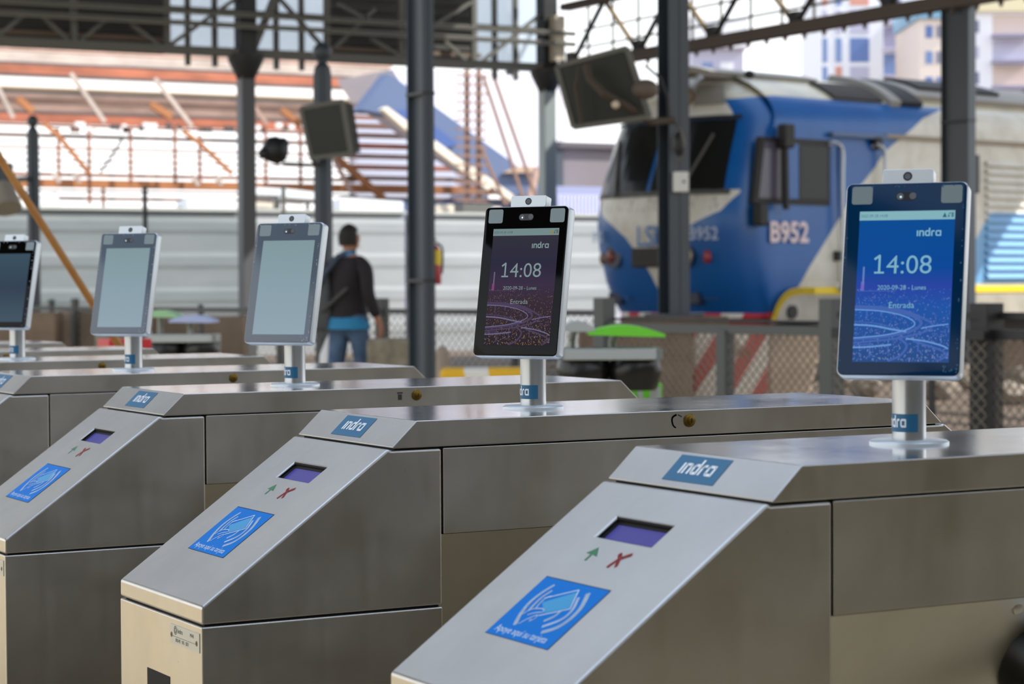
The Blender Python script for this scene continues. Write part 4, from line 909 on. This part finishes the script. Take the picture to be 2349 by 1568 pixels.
# ================================================================ fences with wire mesh
MESHM = Mat('mesh_wire', [120, 112, 98], .6, .3); FENCEG = Mat('fence_grey', [78, 80, 78], .5); FENCEB = Mat('fence_black', [32, 31, 32], .5)
def fence(pa, pb, name_label, mt, posts, dens=.055, zt=.97, mesh=True, upper=None):
    a, b = hitz(pa[0], pa[1], zt), hitz(pb[0], pb[1], zt); a.z = b.z = 0; d = b-a; L = d.length; e = d/L
    r = thing('mesh_fence', name_label, 'fence', a, 'mesh fences along the platform', atan2(d.y, d.x))
    MB().box(0, L, -.022, .022, zt-.05, zt).build('top_rail', mt, r); MB().box(0, L, -.02, .02, .08, .12).build('bottom_rail', mt, r)
    if upper: MB().box(0, L, .03, .05, zt+upper, zt+upper+(.035 if upper > .025 else .014)).build('upper_rail', FENCEB, r)
    for px, w, top in posts:
        q_ = ray(px, 700); n = V((-e.y, e.x, 0)); t = (a-CAM_LOC).dot(n)/q_.dot(n); x = (CAM_LOC+q_*t-a).dot(e)
        MB().box(x-w/2, x+w/2, -w/2, w/2, 0, zt+top).build('post', mt, r, bevel=.004)
    if mesh:
        m2 = MB(); H = zt-.17; x = -H
        while x < L:
            for s_ in (1, -1):
                x0, x1 = (x, x+H) if s_ > 0 else (x+H, x); z0, z1 = .12, zt-.05
                def clip(p0, p1):
                    lo_, hi_ = 0, 1; dx = p1[0]-p0[0]
                    for lim, sg in ((0, 1), (L, -1)):
                        f0 = (p0[0]-lim)*sg; f1 = (p1[0]-lim)*sg
                        if f0 < 0 and f1 < 0: return None
                        if f0 < 0: lo_ = max(lo_, f0/(f0-f1))
                        elif f1 < 0: hi_ = min(hi_, f0/(f0-f1))
                    return [(p0[0]+dx*k, p0[1]+(p1[1]-p0[1])*k) for k in (lo_, hi_)]
                c_ = clip((x0, z0), (x1, z1))
                if c_ and abs(c_[0][0]-c_[1][0]) > .01: m2.bar((c_[0][0], .004*s_, c_[0][1]), (c_[1][0], .004*s_, c_[1][1]), .005, .005, V((0, 1, 0)))
            x += dens
        m2.build('wire_mesh', MESHM, r)
    return r
fence((-20, 701), (1375, 711), 'long low mesh fence with a dark rail, along the tracks behind the far turnstiles', FENCEG, [(118, .06, .08), (172, .07, .09), (330, .04, 0), (460, .045, .03), (640, .05, 0), (876, .10, .10), (1180, .05, 0)], .09)
fence((1385, 740), (1905, 749), 'grey mesh fence panel in front of the locomotive', FENCEG, [(1386, .095, .15), (1663, .075, -.03), (1908, .10, .15)], .06, upper=.016)
fence((1912, 752), (2262, 756), 'dark mesh fence panel partly hidden by the nearest terminal', FENCEB, [(2138, .03, 0)], .06, upper=.05)
fence((2268, 755), (2420, 758), 'black mesh fence panel with a thick post at the right edge', FENCEB, [(2263, .12, .13)], .06, upper=.05)
# ================================================================ track end: concrete, chevron board, rubble
CONC = dirty('dusty_concrete_wall', [134, 114, 98], [104, 88, 76], .9, 3); CONL = dirty('pale_concrete', [188, 170, 152], [164, 148, 132], .85, 3)
def block(pa, pb, ptop, Z, dep, mt, name, label, cat='block'):
    a, b = at(pa, 700, Z), at(pb, 700, Z); zt = at((pa+pb)/2, ptop, Z).z; w = (b-a).length
    r = MB().box(0, w, 0, dep, 0, zt).build(name, mt, bevel=.03); r.location = (a.x, a.y, -.02); r.rotation_euler = (0, 0, atan2(b.y-a.y, b.x-a.x)); return tag(r, label, cat)
block(1330, 1590, 752, 18, .6, CONC, 'buffer_wall', 'brown dusty concrete wall behind the grey mesh fence, left of the chevron board')
CHEV = Mat('chevron_board_paint', [214, 204, 194], .7); x, y, z = CHEV.xyz('Object'); ch = ((x-z*.62)/.30).mod(1.0).lt(.46); dn = CHEV.rng(CHEV.noise(4, 4, .6), .46, .62, 0, 1)*((x-.34).abs().lt(.14))
CHEV.set('Base Color', CHEV.mix(dn, CHEV.mix(ch, [212, 202, 192], [176, 84, 80]), [122, 98, 78]))
block(1588, 1762, 744, 18.3, .3, CHEV, 'chevron_board', 'red and white striped chevron board behind the grey mesh fence', 'board')
r = MB(); a, b = at(1764, 700, 19), at(1900, 700, 19); w = (b-a).length; zt = at(1800, 750, 19).z
r = MB().prism([(0, 0, .1), (w*.6, 0, .1), (w, 0, zt), (0, 0, zt)], V((0, .3, 0))).box(0, w*.6, .02, .28, 0, .1).build('concrete_slab', CONL, bevel=.02); r.location = (a.x, a.y, 0); r.rotation_euler = (0, 0, atan2(b.y-a.y, b.x-a.x)); tag(r, 'pale concrete slab with a slanting right edge, right of the chevron board', 'slab')
block(1905, 2130, 800, 27, 1.2, CONC, 'buffer_wall', 'brown dusty concrete wall behind the nearest terminal pole')
block(2285, 2420, 772, 28, 1.5, CONC, 'earth_bank', 'brown earth bank behind the black fence at the right edge', 'bank')
rnd = random.Random(8); STONE = dirty('grey_stone', [158, 148, 138], [126, 114, 102], .9, 6)
def rock(px, py, Z, s, label):
    p = at(px, py, Z); bm = bmesh.new(); bmesh.ops.create_icosphere(bm, subdivisions=2, radius=1)
    for v_ in bm.verts: v_.co *= rnd.uniform(.82, 1.12); v_.co.x *= 1.35; v_.co.z *= .8
    mb = MB(); mb.add([v_.co*s for v_ in bm.verts], [tuple(q_.index for q_ in f.verts) for f in bm.faces]); bm.free()
    zmin = min(v_[2] for v_ in mb.v); o = mb.build('stone', STONE, smooth=25); o.location = (p.x, p.y, -zmin-.03); o.rotation_euler = (0, 0, rnd.uniform(0, 6)); return tag(o, label, 'stone', 'stones by the track')
for px, py, Z, s_, l_ in ((2150, 0, 22.5, .17, 'pale stone at the foot of the black post, left of it, behind the nearest terminal'), (2206, 0, 24.5, .22, 'largest pale stone between the nearest terminal pole and the thick black post'), (2308, 0, 21.5, .17, 'pale stone right of the thick black post'), (2346, 0, 23.5, .20, 'pale stone at the right edge behind the black fence'), (1985, 0, 23, .16, 'pale stone left of the nearest terminal pole'), (1930, 0, 25, .14, 'small pale stone beyond the end of the second lid')): rock(px, 900, Z, s_, l_)
CLAD = dirty('earth_concrete', [150, 130, 112], [126, 108, 92], .9, 2)
block(-30, 128, 712, 24.5, .4, CLAD, 'low_wall', 'brown low wall behind the fence at the far left', 'wall'); block(130, 215, 709, 25, .4, CONL, 'low_wall', 'pale low wall panel behind the two stub posts at left', 'wall'); block(217, 330, 716, 24.5, .4, CONL, 'low_wall', 'pale low wall behind the fourth terminal', 'wall'); block(345, 560, 722, 25, .4, CLAD, 'low_wall', 'brown low wall behind the left recycling bins', 'wall')
block(840, 936, 772, 19.2, .5, dirty('mossy_block', [160, 152, 132], [118, 110, 92], .9, 6), 'concrete_barrier', 'stained grey-beige concrete barrier between the walking man and the black column', 'barrier')
YB = Mat('yellow_white_paint', [240, 190, 40], .5); x, y, z = YB.xyz('Object'); YB.set('Base Color', YB.mix((x/.46+z*.4).mod(1.0).lt(.62), [236, 232, 222], [240, 186, 30]))
block(1008, 1200, 839, 16, .35, YB, 'striped_barrier', 'low yellow and white striped barrier behind the centre terminal', 'barrier')
p = at(1014, 700, 18); tag(MB().lathe([(.01, 0), (.06, 0), (.06, .60), (.045, .68), (.01, .70)], (p.x, p.y, 0), 16).build('bollard', CONL, smooth=40), 'short beige bollard right of the black column', 'bollard')
# ================================================================ fire extinguisher on the black column
cp = at(967, 640, 17); ex = thing('fire_extinguisher', 'red fire extinguisher with a yellow label on the right side of the black column', 'fire extinguisher', (cp.x+.05+.065, cp.y+.02, at(1006, 652, 17).z)); REX = Mat('extinguisher_red', [172, 26, 40], .35)
hgt = at(1006, 562, 17).z-ex.location.z
MB().lathe([(.01, 0), (.055, 0), (.06, .02), (.06, hgt-.05), (.03, hgt), (.01, hgt)], n=18).build('cylinder', REX, ex, smooth=40); MB().lathe([(.0605, hgt*.5), (.0612, hgt*.5), (.0612, hgt*.88), (.0605, hgt*.88)], n=18, cap=False).build('paper_label', Mat('label_yellow', [232, 200, 30], .5), ex, smooth=40)
MB().lathe([(.01, hgt), (.02, hgt), (.02, hgt+.04), (.01, hgt+.04)], n=12).build('valve', Mat('valve_grey', [186, 188, 190], .4, .5), ex); MB().box(-.07, .02, -.012, .012, hgt+.035, hgt+.05).build('lever', BLACKPL, ex); MB().tube(smooth_curve([(.02, 0, hgt+.02), (.075, 0, hgt-.02), (.078, 0, hgt*.5), (.07, 0, .08)], 5), .009, 8).build('hose', BLACKPL, ex, smooth=40)
MB().box(-.075, .0, -.02, .02, hgt*.72, hgt*.78).build('wall_bracket', PAINTD, ex)
# ================================================================ recycling stands
LIME = Mat('lime_plastic', [112, 208, 52], .45); GREYF = Mat('pale_grey_frame', [178, 182, 180], .4, .2); BAG = Mat('black_bag', [22, 22, 23], .28); LILAC = Mat('lilac_plastic', [176, 186, 222], .45); PGRN = Mat('pale_green_plastic', [156, 200, 150], .45)
def bagmesh(w, h, seed):
    rn = random.Random(seed); rings = []
    for k in range(9):
        f = k/8; rr_ = w*(.86+.22*sin(f*pi)); rings.append([V((rr_*cos(2*pi*i/20)*(1+rn.uniform(-.06, .06)), rr_*.8*sin(2*pi*i/20)*(1+rn.uniform(-.06, .06)), -h*f)) for i in range(20)])
    return MB().loft(rings)
def stand(px, Z, zring, w, lids, label, nb):
    p = at(px, 700, Z); r = thing('recycling_stand', label, 'bin stand', (p.x, p.y, 0), 'recycling stands', atan2(RT.y, RT.x))
    MB().box(-w/2, w/2, -.13, -.10, zring-.03, zring+.015).box(-w/2, w/2, .10, .13, zring-.03, zring+.015).box(-w/2, -w/2+.03, -.13, .13, zring-.03, zring+.015).box(w/2-.03, w/2, -.13, .13, zring-.03, zring+.015).build('ring_frame', GREYF, r, bevel=.004)
    for sx_ in (-1, 1): MB().box(sx_*(w/2-.02)-.015, sx_*(w/2-.02)+.015, .10, .13, 0, zring).build('leg', GREYF, r)
    for x0, x1, zl, mt, tilt in lids:
        mb = MB(); n = 10
        mb.loft([[V((x0+(x1-x0)*i/n, y_, zl+tilt*(i/n-.5)+.018*sin(pi*i/n)+(.022*sin(pi*i/n) if up else 0))) for i in range(n+1)][::1 if up else -1] for y_ in (-.14, .14) for up in ()] or [[V((x0+(x1-x0)*i/n, y_, zl+tilt*(i/n-.5)+.03*sin(pi*i/n))) for i in range(n+1)]+[V((x0+(x1-x0)*i/n, y_, zl-.012+tilt*(i/n-.5))) for i in range(n, -1, -1)] for y_ in (-.14, .14)])
        lid = mb.build('lid', mt, r, smooth=30)
        xm = x0+(x1-x0)*.35; MB().tube([(xm, .11, zring), (xm, .11, (zl+zring)/2), (xm+.01, .05, zl+tilt*(-.15)-.004)], .017, 10).build('lid_arm', GREYF, r, smooth=40)
    for k in range(nb):
        xc = -w/2+w*(k+.5)/nb; o = bagmesh(w/nb/2*.95, .16, k+3).build('bin_bag', BAG, r, smooth=50); o.location = (xc, 0, zring+.002)
    return r
S1 = stand(1397, 9, at(1397, 806, 9).z, .42, [(-.09, .22, at(1430, 762, 9).z, LIME, -.01), (-.20, -.06, at(1320, 752, 9).z, GREYF, .0)], 'recycling stand with a lime green lid and black bags, right of the centre terminal', 2)
bw = MB().loft([[V((sx_*(.058+.01*k), sy_*(.05+.01*k), .16+.62*k)) for sx_, sy_ in ((-1, -1), (1, -1), (1, 1), (-1, 1))] for k in (0, 1)]).box(-.062, .062, -.055, .055, 0, .17)
p = at(1480, 700, 9.42); o = thing('green_bin', 'small green bin with white stripes under the lime-lidded stand', 'bin', (p.x, p.y, 0), None, atan2(RT.y, RT.x)); bw.build('body', LIME, o)
A = Art((0, -.068, 0), (1, 0, 0), (0, 0, 1)); A.stroke([(-.03, .77), (.0, .5), (.03, .77)], .022, 0, 0); A.stroke([(.05, .77), (.05, .5)], .02, 0, 0); A.mb.build('white_stripes', GREYF, o)
S2 = stand(418, 13, at(418, 772, 13).z, .42, [(-.22, -.01, at(380, 722, 13).z, PGRN, -.01), (-.06, .20, at(445, 734, 13).z, LILAC, -.004)], 'recycling stand with pale green and lilac lids, left of the blank grey terminal', 2)
# ================================================================ walking man
def skin(name, verts, edges, mat, parent=None, levels=2, root=0):
    me = bpy.data.meshes.new(name); me.from_pydata([v_[:3] for v_ in verts], edges, []); o = bpy.data.objects.new(name, me); COL.objects.link(o)
    o.modifiers.new('skin', 'SKIN').use_smooth_shade = True; sb = o.modifiers.new('sub', 'SUBSURF'); sb.levels = sb.render_levels = levels
    for i, v_ in enumerate(verts):
        rr_ = v_[3] if isinstance(v_[3], tuple) else (v_[3], v_[3]); me.skin_vertices[0].data[i].radius = rr_; me.skin_vertices[0].data[i].use_root = (i == root)
    bpy.context.view_layer.update(); dg = bpy.context.evaluated_depsgraph_get(); m2 = bpy.data.meshes.new_from_object(o.evaluated_get(dg))
    bpy.data.objects.remove(o); o = bpy.data.objects.new(name, m2); COL.objects.link(o); m2.materials.clear(); m2.materials.append(mat.m)
    for p_ in m2.polygons: p_.use_smooth = True
    if parent is not None: o.parent = parent
    return o
ZM = 20.0; foot = at(800, 700, ZM); mo = V((foot.x, foot.y, 0)); FA = R(24)
fwd = V((cos(FA), sin(FA), 0)); rgt = V((sin(FA), -cos(FA), 0))
man = thing('person', 'man in a dark sweater and blue jeans walking away with a bag, seen from behind', 'person', mo)
def B_(x, f, z): return rgt*x+fwd*f+V((0, 0, z))        # body frame: right, forward, up
def J(*a): return [tuple(B_(*q_[:3]))+(q_[3],) for q_ in a]
SKIN = Mat('man_skin', [176, 124, 100], .55); KNIT = Mat('sweater_dark', [38, 33, 35], .85); JEAN = dirty('blue_jeans', [88, 112, 142], [66, 86, 116], .85, 6); SHIRT = Mat('shirt_blue', [42, 132, 176], .7); HAIR = Mat('hair_dark', [34, 28, 24], .7); SHOE = Mat('shoe_dark', [32, 30, 30], .5); STRAPM = Mat('strap_grey_blue', [66, 76, 94], .7); BAGM = Mat('bag_grey', [80, 82, 84], .7)
HP = [(0, 0, .93, .09), (0, 0, 1.08, .085), (0, .0, 1.24, .10), (0, -.01, 1.38, .085), (0, .0, 1.47, .055), (0, .02, 1.53, .06), (0, .03, 1.60, .096), (0, .025, 1.675, .084),
      (.13, 0, 1.40, .07), (.205, .0, 1.37, .058), (.25, -.03, 1.12, .044), (.275, .07, .90, .036), (.285, .10, .845, .022),
      (-.13, 0, 1.40, .07), (-.205, .0, 1.37, .058), (-.26, -.02, 1.12, .044), (-.285, .06, .90, .036), (-.29, .08, .845, .022),
      (.08, .01, .86, .065), (.10, .08, .48, .060), (.10, .02, .10, .045), (.105, .16, .04, .035),
      (-.08, -.01, .86, .065), (-.10, -.06, .48, .060), (-.10, -.26, .14, .045), (-.105, -.14, .05, .035),
      (0, .125, 1.585, .014), (.085, .02, 1.585, .016), (-.085, .02, 1.585, .016)]
HE = [(0, 1), (1, 2), (2, 3), (3, 4), (4, 5), (5, 6), (6, 7), (3, 8), (8, 9), (9, 10), (10, 11), (11, 12), (3, 13), (13, 14), (14, 15), (15, 16), (16, 17), (0, 18), (18, 19), (19, 20), (20, 21), (0, 22), (22, 23), (23, 24), (24, 25), (6, 26), (6, 27), (6, 28)]
for wi, s_ in ((12, 1), (17, -1)):
    wx, wf, wz = HP[wi][:3]
    for k, (dx_, ln) in enumerate(((-.024, .072), (-.008, .082), (.008, .078), (.024, .064))):
        i0 = len(HP); HP += [(wx+s_*.002, wf+.012+dx_, wz-.055, .0095), (wx+s_*.0, wf+.014+dx_*1.1, wz-.055-ln*.55, .0085), (wx-s_*.014, wf+.012+dx_*1.1, wz-.055-ln, .0075)]; HE += [(wi, i0), (i0, i0+1), (i0+1, i0+2)]
    i0 = len(HP); HP += [(wx-s_*.008, wf+.042, wz-.03, .0105), (wx-s_*.02, wf+.058, wz-.065, .009)]; HE += [(wi, i0), (i0, i0+1)]
bodym = skin('body', J(*HP), HE, SKIN, man)
skin('sweater', J((0, 0, .82, .19), (0, 0, .92, .185), (0, 0, 1.08, .165), (0, -.01, 1.24, .165), (0, -.015, 1.37, .125), (0, -.005, 1.435, .075), (.13, 0, 1.39, .085), (.21, 0, 1.355, .075), (.253, -.03, 1.12, .062), (.277, .068, .905, .05), (-.13, 0, 1.39, .085), (-.21, 0, 1.355, .075), (-.263, -.02, 1.12, .062), (-.287, .058, .905, .05)), [(0, 1), (1, 2), (2, 3), (3, 4), (4, 5), (4, 6), (6, 7), (7, 8), (8, 9), (4, 10), (10, 11), (11, 12), (12, 13)], KNIT, man)
skin('jeans', J((0, 0, .91, .155), (.095, .01, .82, .112), (.105, .08, .48, .082), (.105, .02, .12, .07), (-.095, -.01, .82, .112), (-.105, -.06, .48, .082), (-.105, -.25, .17, .07), (0, 0, .98, .15)), [(0, 7), (0, 1), (1, 2), (2, 3), (0, 4), (4, 5), (5, 6)], JEAN, man)
ell = lambda a, b, z, fo=0, sl=0: [B_(a*cos(2*pi*k/24), fo+b*sin(2*pi*k/24), z+sl*cos(2*pi*k/24)) for k in range(24)]
MB().loft([ell(.15, .15, .92), ell(.185, .175, .90), ell(.212, .19, .80), ell(.19, .17, .80)]).build('shirt_hem', SHIRT, man, smooth=50)
MB().loft([ell(.10, .09, 1.42), ell(.078, .075, 1.46), ell(.07, .07, 1.505), ell(.062, .062, 1.505), ell(.06, .06, 1.44)]).build('shirt_collar', SHIRT, man, smooth=50)
hb = MB(); rings = []
for k in range(11):
    f = k/10; z_ = 1.555+.20*f; rr_ = .102*sqrt(max(.02, 1-max(0, (f-.35)/.65)**2)) if f > .35 else .094+.008*f/.35
    rings.append([B_(rr_*.92*cos(2*pi*i/24), .012+(rr_*1.08*sin(2*pi*i/24) if sin(2*pi*i/24) < 0 or f > .62 else rr_*.35*sin(2*pi*i/24)), z_) for i in range(24)])
hb.loft(rings).build('hair', HAIR, man, smooth=60)
for s_ in (-1, 1):
    MB().ball(B_(s_*.032, .098, 1.605), .011).build('eye', Mat('eye_white', [226, 222, 216], .3) if s_ < 0 else bpy.data.materials['eye_white'], man, smooth=60)
    fx, ff = (.105, .07) if s_ > 0 else (-.105, -.18)
    skin('shoe', J((fx, ff-.07, .055, .05), (fx, ff, .05, .05), (fx, ff+.14, .04, .042)), [(0, 1), (1, 2)], SHOE, man, 1)
MB().box(-.035, .035, -.006, .006, -.004, .004, 0, Matrix.Translation(B_(0, .118, 1.548))).build('mouth', Mat('lip', [140, 84, 74], .5), man)
# shoulder bag hanging at his left hip, plastic bag from his left hand
bc = mo+B_(-.235, -.12, .98); bag = thing('shoulder_bag', 'dark grey shoulder bag hanging on the left hip of the walking man', 'bag', bc)
lo_ = lambda k, z_: [rgt*(k*.135*cos(2*pi*i/20))+fwd*(k*.07*sin(2*pi*i/20)-.02)+V((0, 0, z_)) for i in range(20)]
MB().loft([lo_(.6, -.20), lo_(.95, -.18), lo_(1.08, -.05), lo_(1.05, .14), lo_(.85, .32), lo_(.55, .42)]).build('pouch', BAGM, bag, smooth=50)
MB().tube([B_(.06, .02, 1.50)+mo-bc, B_(-.02, -.12, 1.46)+mo-bc, B_(-.12, -.19, 1.30)+mo-bc, B_(-.20, -.20, 1.12)+mo-bc], .024, 8).build('strap', STRAPM, bag, smooth=50)
MB().tube([B_(.13, -.17, 1.17)+mo-bc, B_(-.02, -.20, 1.05)+mo-bc, B_(-.16, -.2, .95)+mo-bc], .018, 8).build('lower_strap', Mat('strap_olive', [76, 76, 72], .7), bag, smooth=50)
hc = mo+B_(-.29, .10, .74); pl = thing('plastic_bag', 'white plastic bag hanging from the left hand of the walking man', 'bag', hc); WB = Mat('white_plastic', [226, 226, 226], .4)
pe = lambda a, b, z_: [rgt*(a*cos(2*pi*i/18)*(1+.08*sin(5*i)))+fwd*(b*sin(2*pi*i/18))+V((0, 0, z_)) for i in range(18)]
MB().loft([pe(.10, .05, -.36), pe(.155, .085, -.33), pe(.14, .08, -.18), pe(.07, .04, -.04), pe(.02, .015, .03)]).build('sack', WB, pl, smooth=50); MB().tube([V((0, 0, .02)), V((.01, .0, .05)), V((0, 0, .075))], .008, 6).build('handle', WB, pl)
# ================================================================ light
wd = bpy.data.worlds.new('sky'); SC.world = wd; wd.use_nodes = True; nt = wd.node_tree; bg = nt.nodes['Background']
tc = nt.nodes.new('ShaderNodeTexCoord'); sp = nt.nodes.new('ShaderNodeSeparateXYZ'); nt.links.new(tc.outputs['Generated'], sp.inputs[0])
rp = nt.nodes.new('ShaderNodeValToRGB'); e = rp.color_ramp.elements
e[0].position = 0; e[0].color = (1.0, 1.0, 1.0, 1); e[1].position = .75; e[1].color = (.62, .76, 1.0, 1)
q = e.new(.22); q.color = (.94, .97, 1.0, 1)
nt.links.new(sp.outputs[2], rp.inputs[0]); nt.links.new(rp.outputs[0], bg.inputs[0]); bg.inputs[1].default_value = 1.75
sd = bpy.data.lights.new('sun', 'SUN'); sd.energy = 6.0; sd.angle = .0093; sd.color = (1, .95, .87)
so = bpy.data.objects.new('sun', sd); COL.objects.link(so)
SUN = V((cos(R(-35.5))*cos(R(41)), sin(R(-35.5))*cos(R(41)), sin(R(41))))
so.rotation_euler = SUN.to_track_quat('Z', 'Y').to_euler(); so.location = (10, -10, 20)
vs = SC.view_settings; vs.view_transform = 'Standard'; vs.look = 'None'; vs.exposure = 0; vs.gamma = 1; vs.use_curve_mapping = False
